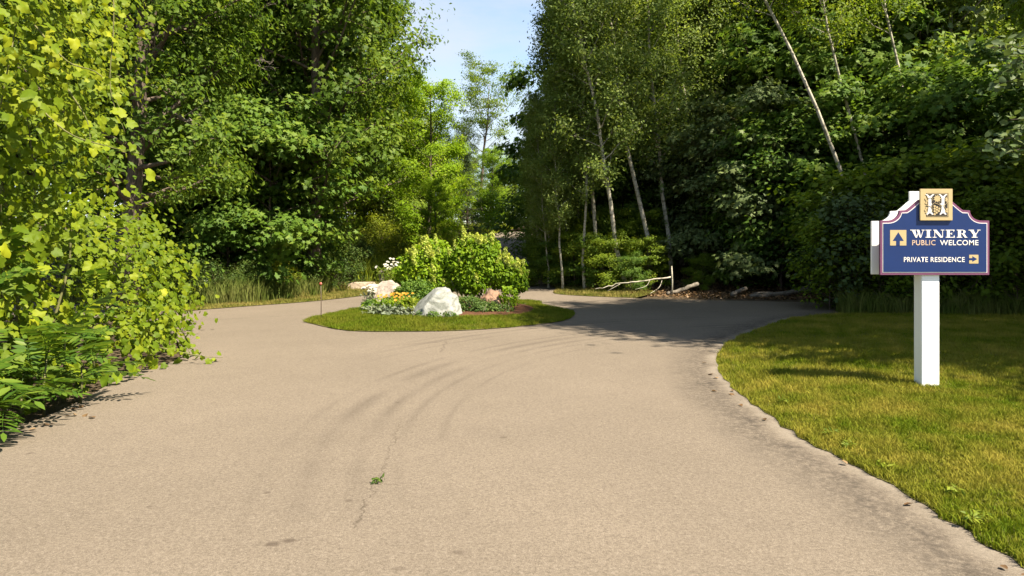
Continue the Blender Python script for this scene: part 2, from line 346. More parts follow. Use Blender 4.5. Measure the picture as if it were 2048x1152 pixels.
strip('lawn', lawn_poly, MT['turf'], lambda V: 0.010 + .018 * sst(polydist(V, lawn_edge), 0, .9), .5)
verge_poly = list(drive_l[8:]) + [(-17, 24.5), (-9, 23.2), (-6.8, 24.2), (-5.6, 29), (-4.8, 36), (-4.3, 42), (-3.6, 50)]
strip('verge', verge_poly, MT['turf'], lambda V: .02 + .035 * sst(V[:, 1], 23, 30), .6)
rverge = [tuple(p) for p in drive_r[13:34]] + [(3.6, 40), (3.2, 30), (3.6, 25.8), (4.5, 23.6), (6.5, 22.2)]
rverge = [tuple(p) for p in drive_r[10:30]] + [(2.6, 36), (2.9, 28), (3.4, 25.2), (4.6, 23.2)]
strip('roadside_verge', rverge, MT['turf'], lambda V: .02 + .035 * sst(V[:, 1], 23, 30), .6)
isl = smooth_line([G(*p) for p in [(612, 645), (640, 634), (690, 624), (760, 613)]] + [(-2.6, 20.2), (-1, 20.9), (.6, 20.3)] + [G(*p) for p in [(1085, 612), (1130, 621), (1150, 630), (1125, 643), (1050, 653), (950, 661), (850, 664), (720, 664), (655, 656)]] + [G(612, 645)], 5)[:-1]
iz = lambda x, y: .02 + .10 * sst(polydist(np.stack([np.atleast_1d(x), np.atleast_1d(y)], 1), list(isl) + [isl[0]]), 0, 1.1)
strip('island_turf', isl, MT['turf'], lambda V: iz(V[:, 0], V[:, 1]), .35)
isl = isl + np.random.default_rng(8).normal(0, .03, isl.shape)
bed = smooth_line([(-2.95, 16.2), (-2.7, 15.35), (-1.6, 15.0), (-.6, 15.05), (.25, 15.6), (.5, 16.8), (.2, 18.2), (-1, 18.9), (-2.3, 18.3), (-2.95, 16.2)], 4)[:-1]
strip('mulch_bed', bed, MT['mulch'], lambda V: iz(V[:, 0], V[:, 1]) + .02 + .03 * sst(polydist(V, list(bed) + [bed[0]]), 0, .4), .3)
mb2 = [(-4.35, 24.6), (-4.0, 26.0), (-3.75, 28.5), (-3.35, 29), (-3.6, 26), (-3.95, 24.4)]
strip('mulch_patch', mb2, MT['mulch'], .12, .5)
strip('parking_apron', [(-.4, 60), (5, 57), (9, 63), (4, 70)], MT['gravel'], .09, 1.5)

def blades(name, poly, dens, hgt, wid, mat, label, cat='grass', seed=1, zf=None, lean=.5, seg=1, excl=None, densf=None):
    rng = np.random.default_rng(seed); q = np.asarray(poly); x0, y0 = q.min(0); x1, y1 = q.max(0)
    n = int((x1 - x0) * (y1 - y0) * dens); P = np.column_stack([rng.uniform(x0, x1, n), rng.uniform(y0, y1, n)])
    P = P[inpoly(P, poly)]
    if densf is not None: P = P[rng.random(len(P)) < densf(P)]
    for e in (excl or []): P = P[~inpoly(P, e)]
    n = len(P); z = (zf or (lambda x, y: H(x, y)))(P[:, 0], P[:, 1])
    B = np.column_stack([P, z]); a = rng.uniform(0, 2 * np.pi, n); side = np.column_stack([np.cos(a), np.sin(a), 0 * a])
    cl = .5 + .5 * np.sin(P[:, 0] * 5.1 + 2 * np.sin(P[:, 1] * 3.3)) * np.sin(P[:, 1] * 4.3 + 2 * np.sin(P[:, 0] * 2.9)); hh = hgt * rng.uniform(.5, 1.15, n) * (.65 + .7 * cl); wv = (wid * rng.uniform(.7, 1.3, n))[:, None]
    b = rng.uniform(0, 2 * np.pi, n); ln = (lean * rng.uniform(.1, 1.3, n) * hh)[:, None] * np.column_stack([np.cos(b), np.sin(b), 0 * b])
    up = np.column_stack([0 * a, 0 * a, hh]); i = np.arange(n)[:, None]
    if seg == 1:
        V = np.stack([B - side * wv, B + side * wv, B + ln + up], 1); Fc = i * 3 + np.array([[0, 1, 2]]); k = 3
    else:
        mdl = B + ln * .3 + up * .6
        V = np.stack([B - side * wv, B + side * wv, mdl + side * wv * .8, mdl - side * wv * .8, B + ln + up * .95], 1); k = 5
        Fc = (i[:, :, None] * 5 + np.array([[[0, 1, 2], [0, 2, 3], [3, 2, 4]]])).reshape(-1, 3)
    o = obj(name, mesh_np(name, V.reshape(-1, 3), Fc, np.repeat(rng.random(n), k)), mat)
    return tag(o, label, cat, None, 'stuff')
near_l = [p for p in lawn_edge if p[1] < 9] + [(9.5, 9), (9.5, 1.2)]; far_l = [p for p in lawn_edge[:-6] if p[1] >= 5.5] + [(9, 17.5), (13.5, 16.8), (13.5, 5.5)]
vis = lambda P: (np.abs(P[:, 0]) < P[:, 1] * .78 + .5).astype(float)
lz = lambda x, y: 0.010 + .018 * sst(polydist(np.stack([x, y], 1), lawn_edge), 0, .9)
blades('lawn_grass', near_l, 9000, .052, .0035, MT['grass'], 'short sunlit lawn grass along the worn asphalt edge', seed=2, zf=lz, lean=.8, seg=2, densf=lambda P: vis(P) * np.where(P[:, 1] < 3.0, .25, np.clip(1.25 - P[:, 1] * .06, .4, 1)) * (1 - sst(P[:, 1], 6, 9)))
blades('lawn_grass', far_l, 3400, .055, .0055, MT['grass'], 'lawn grass round the sign post and back to the shaded woods', seed=3, zf=lz, lean=.8, densf=lambda P: vis(P) * np.clip(1.3 - P[:, 1] * .045, .5, 1) * sst(P[:, 1], 5.5, 8.5))
blades('island_grass', isl, 4200, .06, .006, MT['igrass'], 'mown grass on the island round the flower bed', seed=4, zf=lambda x, y: iz(x, y), lean=.7, excl=[bed])
blades('verge_grass', verge_poly, 900, .07, .009, MT['vgrass'], 'patchy mown verge grass along the far curve of the road', seed=5, zf=lambda x, y: H(x, y) + .02, lean=.8, densf=lambda P: vis(P) * np.clip(1.6 - P[:, 1] * .03, .2, 1))
blades('verge_grass', rverge, 700, .08, .010, MT['vgrass'], 'mown strip of grass beside the drive under the poplars', seed=6, zf=lambda x, y: H(x, y) + .02, lean=.8)
tallp = [(-13, 20.6), G(350, 615), G(500, 608), (-6.7, 20.5), (-5.9, 22.2), (-5.9, 25), (-9, 26), (-13, 25)]
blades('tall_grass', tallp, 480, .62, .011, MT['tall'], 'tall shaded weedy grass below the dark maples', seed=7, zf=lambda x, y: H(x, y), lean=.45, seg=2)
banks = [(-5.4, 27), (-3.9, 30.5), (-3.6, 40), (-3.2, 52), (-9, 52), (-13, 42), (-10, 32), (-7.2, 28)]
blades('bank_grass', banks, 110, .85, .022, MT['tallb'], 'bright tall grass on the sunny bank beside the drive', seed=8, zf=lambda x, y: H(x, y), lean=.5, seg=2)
blades('hill_grass', [(-3.0, 52), (-.2, 60), (.5, 68), (-10, 70), (-12, 54)], 60, .8, .03, MT['tallb'], 'bright grass on the far rise at the top of the drive', seed=18, zf=lambda x, y: H(x, y), lean=.5)
blades('edge_weeds', [(7.6, 16.6), (9.5, 16.4), (14, 15.6), (15, 19), (11, 18.3), (7.8, 17.6)], 520, .5, .009, MT['tall'], 'shaded weeds and grass where the lawn meets the woods', seed=9, lean=.5, seg=2)
blades('dry_grass', [G(545, 596), G(600, 600), G(690, 585), (-5.2, 26), (-6.6, 25), (-7.2, 22.5)], 420, .26, .009, MT['vgrass'], 'dry yellow grass patch between the weeds and the mown verge', seed=10, lean=.6, seg=2)

# leaf litter on the wooded bank
def litter(name, poly, n, label, seed, size=.09):
    rng = np.random.default_rng(seed); q = np.asarray(poly); P = np.column_stack([rng.uniform(q[:, 0].min(), q[:, 0].max(), n * 2), rng.uniform(q[:, 1].min(), q[:, 1].max(), n * 2)])
    P = P[inpoly(P, poly)][:n]; N = rng.normal(size=(len(P), 3)) * .45 + [0, 0, 1]
    V, Fc, t = leaves(np.column_stack([P, H(P[:, 0], P[:, 1]) + rng.uniform(-.03, .03, len(P))]), N, size * rng.uniform(.6, 1.3, len(P)), rng, L_ROUND)
    return tag(obj(name, mesh_np(name, V, Fc, t), MT['dead']), label, 'leaf litter', None, 'stuff')
litter('leaf_litter', [(3.0, 23.3), (5.0, 21.9), (9.8, 21.0), (16, 22.6), (16, 30), (3, 30)], 16000, 'brown fallen leaves on the bank under the poplars', 11)

# ------------------------------------------------------------------ trees
def grow(seed, Ht, r0, base, n1, Lf, elev, n2, K, rc, lsize, tpl=L_RHOMB, flat=.5, wob=.25, upw=.35, curve=.25, subl=.38, ncl=2, limb_sides=5, sub_tubes=True, back=0):
    rng = np.random.default_rng(seed); g = Geo()
    nT = 10; z = np.linspace(0, Ht, nT); xy = np.cumsum(rng.normal(0, wob * Ht / 90, (nT, 2)), 0); xy -= xy[0]
    T = np.column_stack([xy, z]); R = r0 * (1 - z / Ht * .93) ** .85; R[0] *= 1.3
    T[0, 2] = -.35
    g.tube(T, R, 10, .5)
    cen = []; cd = []; cs = []
    for i in range(n1):
        t = base + (1 - base) * (i + rng.random()) / n1; t = min(t, .985)
        p0 = np.array([np.interp(t * Ht, z, T[:, k]) for k in range(3)]); p0[2] = t * Ht
        az = i * 2.39996 + rng.normal(0, .3); el = elev(t) + rng.normal(0, .14); L = Lf(t) * rng.uniform(.72, 1.2)
        d = np.array([math.cos(az) * math.cos(el), math.sin(az) * math.cos(el), math.sin(el)])
        s = np.linspace(0, 1, 5); pts = p0 + np.outer(s * L, d); pts[:, 2] += curve * L * s ** 2; pts += rng.normal(0, .04 * L, pts.shape) * s[:, None]
        rl = max(.012, np.interp(t * Ht, z, R) * .42)
        g.tube(pts, rl * (1 - s * .88), limb_sides, .5, False)
        cen.append(pts[-1]); cd.append(d); cs.append(1.0)
        for j in range(n2):
            u = rng.uniform(.25, 1) ** .8; q0 = np.array([np.interp(u, s, pts[:, k]) for k in range(3)])
            dd = norm(d + rng.normal(0, .75, 3) + np.array([0, 0, .12])); sl = L * subl * rng.uniform(.6, 1.2) * (1.15 - .45 * u)
            q1 = q0 + dd * sl
            if sub_tubes: g.tube(np.array([q0, (q0 + q1) / 2 + rng.normal(0, .03 * sl, 3), q1]), [rl * .3, rl * .2, .004], 3, .5, False)
            for c in range(ncl):
                cen.append(q0 + (q1 - q0) * (1 - .45 * c) + rng.normal(0, .08 * sl, 3)); cd.append(dd); cs.append(1.0)
    cen = np.array(cen); n = len(cen)
    if back: pass
    ct = rng.random(n)
    kk = np.maximum(4, rng.normal(K, K * .35, n)).astype(int); idx = np.repeat(np.arange(n), kk); m = len(idx)
    off = rng.normal(0, 1, (m, 3)) * np.array([rc, rc, rc * flat]) * rng.uniform(.65, 1.3, n)[idx][:, None]
    P = cen[idx] + off
    axis = np.column_stack([np.interp(P[:, 2], z, T[:, 0]), np.interp(P[:, 2], z, T[:, 1]), P[:, 2] - .8])
    N = norm(P - axis) * .6 + norm(off) * .25 + np.array([0, 0, upw]) + rng.normal(0, .45, (m, 3))
    V, Fc, tt = leaves(P, N, lsize * rng.uniform(.65, 1.25, m), rng, tpl, np.clip(ct[idx] * .55 + rng.random(m) * .45, 0, 1))
    return g.mesh('trunk', True), mesh_np('crown', V, Fc, tt)
ell = lambda r, c=.55, w=.5: (lambda t: r * max(.12, 1 - abs((t - c) / w) ** 2.2) ** .5)
SPEC = {}
SPEC['oakA'] = grow(1, 16, .27, .14, 46, ell(3.6, .5, .62), lambda t: .15 + .6 * t, 7, 42, .34, .19, L_RHOMB)
SPEC['oakB'] = grow(2, 17, .25, .18, 44, ell(3.2, .55, .58), lambda t: .1 + .7 * t, 7, 40, .33, .18, L_RHOMB)
SPEC['oakS'] = grow(13, 16, .26, .16, 40, ell(3.2, .55, .6), lambda t: .15 + .6 * t, 6, 20, .33, .20, L_STAR)
SPEC['maple'] = grow(3, 12, .18, .12, 40, ell(2.6, .45, .62), lambda t: .2 + .5 * t, 7, 38, .3, .17, L_RHOMB, .4)
SPEC['popA'] = grow(4, 15, .085, .25, 50, ell(1.45, .55, .55), lambda t: .5 + .35 * t, 7, 26, .23, .135, L_RHOMB, .8, .5, .12)
SPEC['popB'] = grow(5, 14, .08, .28, 44, ell(1.25, .6, .5), lambda t: .45 + .4 * t, 7, 26, .23, .135, L_RHOMB, .8, .6, .12)
SPEC['popC'] = grow(6, 16, .09, .3, 46, ell(1.6, .65, .5), lambda t: .5 + .35 * t, 7, 26, .24, .135, L_RHOMB, .8, .6, .12)
SPEC['undA'] = grow(7, 4.6, .05, .10, 26, ell(2.1, .35, .75), lambda t: .1 + .5 * t, 7, 26, .24, .15, L_STAR, .3, .5, .6, .05)
SPEC['undB'] = grow(8, 3.6, .045, .08, 22, ell(1.8, .4, .75), lambda t: .15 + .5 * t, 7, 34, .24, .14, L_RHOMB, .35, .5, .55, .05)
SPEC['bushA'] = grow(9, 1.5, .02, .06, 20, ell(.9, .45, .75), lambda t: .5 + .5 * t, 5, 16, .15, .10, L_ROUND, .6, .6, .6)
SPEC['bushB'] = grow(10, 1.1, .015, .05, 18, ell(.8, .4, .8), lambda t: .4 + .6 * t, 5, 16, .13, .085, L_RHOMB, .7, .6, .6)
SPEC['spruce'] = grow(11, 9, .13, .06, 90, lambda t: 2.3 * (1.02 - t), lambda t: -.12 + .5 * t, 6, 26, .17, .11, (L_RHOMB[0] * [1, .45, 1], L_RHOMB[1]), .3, .1, .6, .02, .3)
SPEC['open'] = grow(12, 15, .2, .52, 22, ell(3.4, .8, .42), lambda t: .35 + .5 * t, 6, 34, .36, .2, L_RHOMB, .35, .5)
SPEC['popL'] = grow(14, 18, .07, .5, 32, ell(1.7, .75, .4), lambda t: .5 + .35 * t, 6, 24, .36, .13, L_RHOMB, .8, .35, .15)
BARK = {'popL': 'pbark', 'popA': 'pbark', 'popB': 'pbark', 'popC': 'pbark'}
mats_used = {}
def tree(spec, name, label, cat, x, y, leafm, s=1.0, sz=None, rz=None, lean=(0, 0), group=None, z=None, barkm=None):
    rngl = random.Random(int(x * 977 + y * 131)); rz = rngl.uniform(0, 6.28) if rz is None else rz
    tm, cm = SPEC[spec]; key = (spec, leafm)
    if key not in mats_used:
        m2 = cm if len(cm.materials) == 0 else cm.copy()
        if len(m2.materials): m2.materials.clear()
        m2.materials.append(MT[leafm]); mats_used[key] = m2
    t = thing(name, label, cat, (x, y, h1(x, y) - .05 if z is None else z), (0, 0, 0), (s, s, sz or s), group)
    t.rotation_euler = (Matrix.Rotation(lean[0], 3, 'Y') @ Matrix.Rotation(lean[1], 3, 'X') @ Matrix.Rotation(rz, 3, 'Z')).to_euler()
    obj('trunk', tm, MT[barkm or BARK.get(spec, 'bark')], t); obj('crown', mats_used[key], None, t)
    return t

ORD = 'first second third fourth fifth sixth seventh eighth ninth tenth eleventh twelfth thirteenth fourteenth fifteenth sixteenth seventeenth eighteenth nineteenth twentieth'.split()
# woods left of the drive
g1 = 'broadleaf trees of the woods behind the vine thicket'
la = 'tall dark broadleaf tree in the woods behind the vine thicket'
for sp_, px, Y, s in (('oakA', 640, 26, 1.0), ('oakS', 628, 23.6, .92), ('oakB', 545, 25.5, 1.05), ('oakS', 440, 24.6, 1.0), ('oakA', 330, 25, 1.05), ('oakB', 200, 24, 1.0), ('oakA', 60, 25, 1.1)):
    tree(sp_, 'oak_tree', {640: 'tall lobed-leaf oak whose crown leans out over the drive into the sky', 628: 'tall oak with sunlit lobed leaves beside the grassy bank'}.get(px, la), 'tree', XP(px, Y), Y, 'oak', s, group=g1)
for px, Y, s in ((722, 38, .85), (650, 34, 1.1), (600, 32, 1.1), (500, 32, 1.15), (400, 32, 1.1), (290, 31, 1.1), (150, 31, 1.1), (10, 30, 1.1), (640, 40, 1.2), (480, 40, 1.25), (320, 39, 1.25), (120, 38, 1.2), (-130, 22, 1.0), (-90, 30, 1.1)):
    tree('oakA' if px % 3 else 'oakB', 'oak_tree', 'tall broadleaf tree deep in the woods behind the vine thicket', 'tree', XP(px, Y), Y, 'oak', s, group='deeper trees of the woods behind the vine thicket')
for px, Y, s, lx in ((262, 16.5, .82, .05), (240, 17.4, .8, .1)):
    tree('oakB', 'oak_tree', 'thick upright trunk just behind the vine thicket' if px == 262 else 'thick trunk leaning away just behind the upright trunk by the vine', 'tree', XP(px, Y), Y, 'oak', s, lean=(lx, 0), group='trees just behind the vine thicket')
for i_, (px, Y, s, sp_) in enumerate(sorted(((365, 22.6, 1.0, 'undA'), (455, 22.4, 1.1, 'undA'), (540, 22.6, 1.15, 'undA'), (588, 24, .8, 'undB'), (575, 25.5, .95, 'undB'), (500, 24, 1.4, 'undB'), (420, 24, 1.4, 'undB'), (500, 26, 1.4, 'undA'), (300, 21.5, 1.2, 'undB'), (560, 28, 1.5, 'undA')), reverse=True)):
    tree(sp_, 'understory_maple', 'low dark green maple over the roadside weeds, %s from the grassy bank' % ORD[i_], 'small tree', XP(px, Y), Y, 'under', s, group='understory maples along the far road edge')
# middle gap
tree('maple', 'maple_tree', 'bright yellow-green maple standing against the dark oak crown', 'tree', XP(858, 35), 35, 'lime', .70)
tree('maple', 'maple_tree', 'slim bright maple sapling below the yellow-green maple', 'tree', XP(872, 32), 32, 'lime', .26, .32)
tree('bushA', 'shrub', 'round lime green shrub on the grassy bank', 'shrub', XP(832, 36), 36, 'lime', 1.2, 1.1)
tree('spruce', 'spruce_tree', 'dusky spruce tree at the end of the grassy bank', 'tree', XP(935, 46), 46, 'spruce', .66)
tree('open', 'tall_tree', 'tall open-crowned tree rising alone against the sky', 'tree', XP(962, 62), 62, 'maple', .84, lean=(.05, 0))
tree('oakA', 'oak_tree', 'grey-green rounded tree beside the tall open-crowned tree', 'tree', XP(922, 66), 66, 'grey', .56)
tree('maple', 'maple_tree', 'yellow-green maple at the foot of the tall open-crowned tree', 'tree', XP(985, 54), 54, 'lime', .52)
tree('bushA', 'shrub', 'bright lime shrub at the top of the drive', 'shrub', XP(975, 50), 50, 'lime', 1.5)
for px, Y, s in ((760, 60, .62), (810, 66, .6), (860, 72, .58), (905, 80, .55), (945, 84, .52), (985, 86, .5), (1030, 80, .5), (1008, 74, .42), (1080, 78, .6), (820, 52, .6)):
    tree('oakB' if px % 2 else 'oakA', 'oak_tree', 'distant green tree closing the view at the top of the drive', 'tree', XP(px, Y), Y, 'maple', s, group='distant trees at the top of the drive')

for px, Y, s in ((690, 46, 1.5), (745, 47, 1.5), (795, 49, 1.4), (840, 54, 1.5), (890, 60, 1.4), (1030, 66, 1.4)):
    tree('undB', 'hillside_shrub', 'leafy shrub on the far rise beyond the grassy bank', 'shrub', XP(px, Y), Y, 'maple', s, group='shrubs on the far rise')
# poplars right of the drive: base pixel, top pixel direction, distance
pop = [('popA', 1096, 1084, 25.6, .42), ('popB', 1126, 1112, 24.8, .52), ('popA', 1078, 1070, 27.6, .38), ('popC', 1170, 1160, 24.6, .6), ('popA', 1106, 1078, 27, .46), ('popB', 1139, 1115, 26.2, .66), ('popB', 1160, 1144, 28, .85), ('popA', 1193, 1182, 27, .9), ('popC', 1216, 1178, 25.4, .84), ('popA', 1256, 1200, 24.2, .92), ('popC', 1302, 1262, 25.4, .95), ('popB', 1344, 1318, 26.2, 1.05), ('popC', 1366, 1352, 31, 1.0), ('popA', 1411, 1385, 28, 1.05),
       ('popC', 1284, 1278, 32, 1.0), ('popB', 1426, 1415, 30.5, 1.05), ('popB', 1452, 1430, 28.6, .95), ('popA', 1468, 1425, 29, .95), ('popA', 1330, 1325, 35, 1.15), ('popA', 1230, 1225, 33, 1.0), ('popC', 1185, 1182, 35, .9), ('popA', 1148, 1142, 36, .66), ('popB', 1118, 1108, 38, .52), ('popA', 1092, 1085, 42, .46), ('popC', 1500, 1490, 32, 1.1), ('popB', 1590, 1575, 31, 1.1), ('popC', 1400, 1400, 37, 1.15),
       ('popA', 1530, 1510, 29.5, 1.05), ('popB', 1650, 1625, 29, 1.1), ('popA', 1700, 1672, 28, 1.1), ('popB', 1920, 1905, 26, 1.1), ('popA', 1985, 1975, 27, 1.15)]
front_p = sorted(p[1] for p in pop if p[3] < 30 and p[1] < 1500)
for sp_, pb, pt, Y, s in pop:
    lbp = 'slender pale-trunked poplar, %s from the drive in the front row' % ORD[front_p.index(pb)] if pb in front_p and Y < 30 else 'slender poplar standing back in the woods beyond the front row'
    tree(sp_, 'poplar_tree', lbp, 'tree', XP(pb, Y), Y, 'poplar', s, lean=(math.atan2((pt - pb), 260) * .85, 0), group='poplars on the wooded bank')
lead = [('popL', 1774, 1690, 21.6, 1.0, 'long pale trunk leaning far over behind the blue sign', .125), ('popL', 1806, 1740, 22.2, .85, 'thin grey trunk leaning beside the long leaning poplar', .3), ('popL', 1850, 1820, 22.4, .9, 'straight grey poplar trunk rising behind the emblem of the sign', .2)]
for i, (sp_, pb, pt, Y, s, lb, q) in enumerate(lead):
    tree(sp_, 'poplar_tree', lb, 'tree', XP(pb, Y), Y, 'maple', s, lean=((-.37, -.26, -.12)[i], 0))
# dark woods on the right
g2 = 'broadleaf trees of the dark woods behind the sign'
for sp_, px, Y, s, lm in (('maple', 1480, 31, 1.2, 'maple'), ('oakA', 1560, 33, 1.0, 'oak'), ('maple', 1650, 28, 1.25, 'maple'), ('oakB', 1740, 30, 1.0, 'oak'), ('maple', 1850, 27, 1.3, 'maple'), ('oakA', 1950, 29, 1.0, 'oak'), ('maple', 2050, 26, 1.3, 'maple'), ('oakB', 1380, 38, 1.0, 'oak'), ('oakA', 1480, 40, 1.1, 'oak'), ('oakB', 1640, 39, 1.1, 'oak'), ('oakA', 1800, 38, 1.1, 'oak'), ('oakB', 1960, 38, 1.1, 'oak'), ('oakA', 1260, 44, .95, 'oak'), ('maple', 1160, 46, .95, 'maple'), ('oakB', 2120, 32, 1.1, 'oak')):
    tree(sp_, 'maple_tree' if sp_ == 'maple' else 'oak_tree', 'large broadleaf tree in the dark woods behind the sign', 'tree', XP(px, Y), Y, lm, s, group=g2)
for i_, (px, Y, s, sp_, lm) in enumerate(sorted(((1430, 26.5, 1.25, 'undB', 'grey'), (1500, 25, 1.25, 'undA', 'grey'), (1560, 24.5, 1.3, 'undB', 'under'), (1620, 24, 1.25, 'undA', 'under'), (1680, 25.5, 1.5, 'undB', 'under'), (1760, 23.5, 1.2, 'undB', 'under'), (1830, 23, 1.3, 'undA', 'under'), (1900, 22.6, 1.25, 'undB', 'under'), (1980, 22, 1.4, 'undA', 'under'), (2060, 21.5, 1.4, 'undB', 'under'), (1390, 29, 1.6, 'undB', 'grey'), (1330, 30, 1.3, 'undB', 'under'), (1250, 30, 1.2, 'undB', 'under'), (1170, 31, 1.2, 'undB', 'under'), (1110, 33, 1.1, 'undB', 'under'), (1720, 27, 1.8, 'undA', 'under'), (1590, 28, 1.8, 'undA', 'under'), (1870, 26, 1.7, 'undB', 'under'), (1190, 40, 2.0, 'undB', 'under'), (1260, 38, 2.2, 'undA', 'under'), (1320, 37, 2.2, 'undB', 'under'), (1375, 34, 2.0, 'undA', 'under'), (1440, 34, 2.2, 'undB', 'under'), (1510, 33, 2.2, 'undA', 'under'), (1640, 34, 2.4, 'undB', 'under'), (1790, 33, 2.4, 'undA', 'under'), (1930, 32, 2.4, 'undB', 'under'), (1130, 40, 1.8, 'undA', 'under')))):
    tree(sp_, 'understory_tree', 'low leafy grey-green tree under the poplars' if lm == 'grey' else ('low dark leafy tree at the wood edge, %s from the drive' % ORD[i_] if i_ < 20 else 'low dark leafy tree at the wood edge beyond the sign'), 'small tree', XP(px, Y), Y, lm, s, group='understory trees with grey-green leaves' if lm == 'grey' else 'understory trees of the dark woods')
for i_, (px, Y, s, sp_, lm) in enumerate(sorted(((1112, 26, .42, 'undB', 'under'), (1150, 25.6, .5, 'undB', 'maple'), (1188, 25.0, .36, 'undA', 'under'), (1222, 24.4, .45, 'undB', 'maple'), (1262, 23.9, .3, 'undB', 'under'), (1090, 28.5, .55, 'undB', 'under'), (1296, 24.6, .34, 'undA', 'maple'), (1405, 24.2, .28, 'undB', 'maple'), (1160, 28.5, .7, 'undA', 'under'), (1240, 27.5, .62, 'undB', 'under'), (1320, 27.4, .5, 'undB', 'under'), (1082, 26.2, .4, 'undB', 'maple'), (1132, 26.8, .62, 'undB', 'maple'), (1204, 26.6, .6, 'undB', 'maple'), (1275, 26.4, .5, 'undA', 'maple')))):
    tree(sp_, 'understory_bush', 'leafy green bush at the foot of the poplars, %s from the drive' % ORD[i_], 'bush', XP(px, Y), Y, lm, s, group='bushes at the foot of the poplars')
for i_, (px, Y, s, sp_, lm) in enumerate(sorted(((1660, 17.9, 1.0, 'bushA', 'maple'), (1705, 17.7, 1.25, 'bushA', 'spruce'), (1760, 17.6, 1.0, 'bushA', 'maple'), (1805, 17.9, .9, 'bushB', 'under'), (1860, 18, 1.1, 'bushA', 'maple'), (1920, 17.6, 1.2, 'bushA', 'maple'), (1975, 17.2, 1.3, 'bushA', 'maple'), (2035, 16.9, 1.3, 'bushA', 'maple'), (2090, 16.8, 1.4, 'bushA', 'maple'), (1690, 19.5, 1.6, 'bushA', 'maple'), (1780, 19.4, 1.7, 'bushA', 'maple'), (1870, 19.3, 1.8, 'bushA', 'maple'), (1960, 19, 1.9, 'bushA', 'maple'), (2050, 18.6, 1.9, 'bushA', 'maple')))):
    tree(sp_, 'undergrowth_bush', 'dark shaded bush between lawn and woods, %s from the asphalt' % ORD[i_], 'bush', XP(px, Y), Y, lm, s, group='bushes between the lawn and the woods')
# trees beside the lawn: their shade lies on the lawn and the road
lb = 'broadleaf tree beside the lawn whose shade falls on grass and road'
for sp_, x, y, s, lm in (('maple', 10.9, 9.7, 1.22, 'grey'), ('maple', 12.7, 9.0, 1.42, 'maple'), ('maple', 13.2, 12.4, 1.35, 'maple'), ('maple', 15.8, 10.4, 1.5, 'maple'), ('maple', 17.5, 14.0, 1.4, 'maple')):
    tree(sp_, 'maple_tree', 'grey-green leafy tree reaching in beside the lawn' if lm == 'grey' else lb, 'tree', x, y, lm, s, group=None if lm == 'grey' else 'trees beside the lawn')
# weeds on the left verge
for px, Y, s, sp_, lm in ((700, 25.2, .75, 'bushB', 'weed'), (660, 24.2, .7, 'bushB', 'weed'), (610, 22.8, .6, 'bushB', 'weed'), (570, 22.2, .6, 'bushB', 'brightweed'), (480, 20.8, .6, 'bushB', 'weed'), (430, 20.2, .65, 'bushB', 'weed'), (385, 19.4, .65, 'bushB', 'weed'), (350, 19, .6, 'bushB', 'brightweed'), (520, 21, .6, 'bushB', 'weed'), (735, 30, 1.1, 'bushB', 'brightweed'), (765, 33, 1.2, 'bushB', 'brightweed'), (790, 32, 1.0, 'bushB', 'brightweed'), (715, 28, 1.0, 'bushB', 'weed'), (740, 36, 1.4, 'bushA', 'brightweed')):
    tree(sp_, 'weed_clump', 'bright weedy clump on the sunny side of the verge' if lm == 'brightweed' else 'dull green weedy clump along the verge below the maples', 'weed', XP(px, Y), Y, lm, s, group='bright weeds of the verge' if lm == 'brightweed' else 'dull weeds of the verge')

# ------------------------------------------------------------------ vine thicket and sumac
rng = np.random.default_rng(21)
LUMP = .26
def cloud(ells, n, jit=.18, frac_in=.35):
    P = []; N = []
    wts = np.array([e[1][0] * e[1][2] for e in ells]); wts = wts / wts.sum()
    for (c, r), w in zip(ells, wts):
        k = int(n * w); d = norm(rng.normal(size=(k, 3))); c = np.array(c); r = np.array(r)
        lump = np.array([1 + LUMP * mnoise.noise(Vector(v * 2.6 + c)) + .1 * mnoise.noise(Vector(v * 6 + c)) for v in d])
        rad = lump * np.where(rng.random(k) < frac_in, rng.uniform(.72, 1, k), 1) + rng.normal(0, jit / 2.5, k)
        p = c + d * r * rad[:, None]; P.append(p); N.append(norm(d / r))
    P = np.vstack(P); N = np.vstack(N); keep = P[:, 2] > .04; return P[keep], N[keep]
VX = [((-7.35, 7.6, 3.4), (2.5, 2.3, 3.4)), ((-6.6, 9.6, .7), (1.95, 2.4, 1.75)), ((-8.1, 12.4, .7), (2.2, 2.6, 1.7)), ((-6.25, 7.2, .6), (1.45, 1.6, 1.5)), ((-8.2, 9.5, 4.6), (2.7, 2.8, 2.4)), ((-7.2, 5.0, 2.2), (2.0, 2.2, 3.0)), ((-5.25, 6.1, .1), (.65, .9, .5)), ((-5.0, 7.4, .1), (.55, .9, .45)), ((-5.1, 8.7, .15), (.65, 1.0, .6)), ((-5.0, 9.8, .15), (.6, .8, .5))]
P, N = cloud(VX, 46000)
gap = np.array([mnoise.noise(Vector(p * 1.5)) for p in P]); m = (gap > -.28) | (rng.random(len(P)) < .7); P, N = P[m], N[m]
Pi, Ni = cloud([(c, tuple(.78 * v for v in r)) for c, r in VX], 5000)
for c, r in VX:                                          # drop leaves buried inside the lobes
    q = np.linalg.norm((P - np.array(c)) / np.array(r), axis=1); m = q > .74; P, N = P[m], N[m]
P = np.vstack([P, Pi]); N = np.vstack([N, Ni])
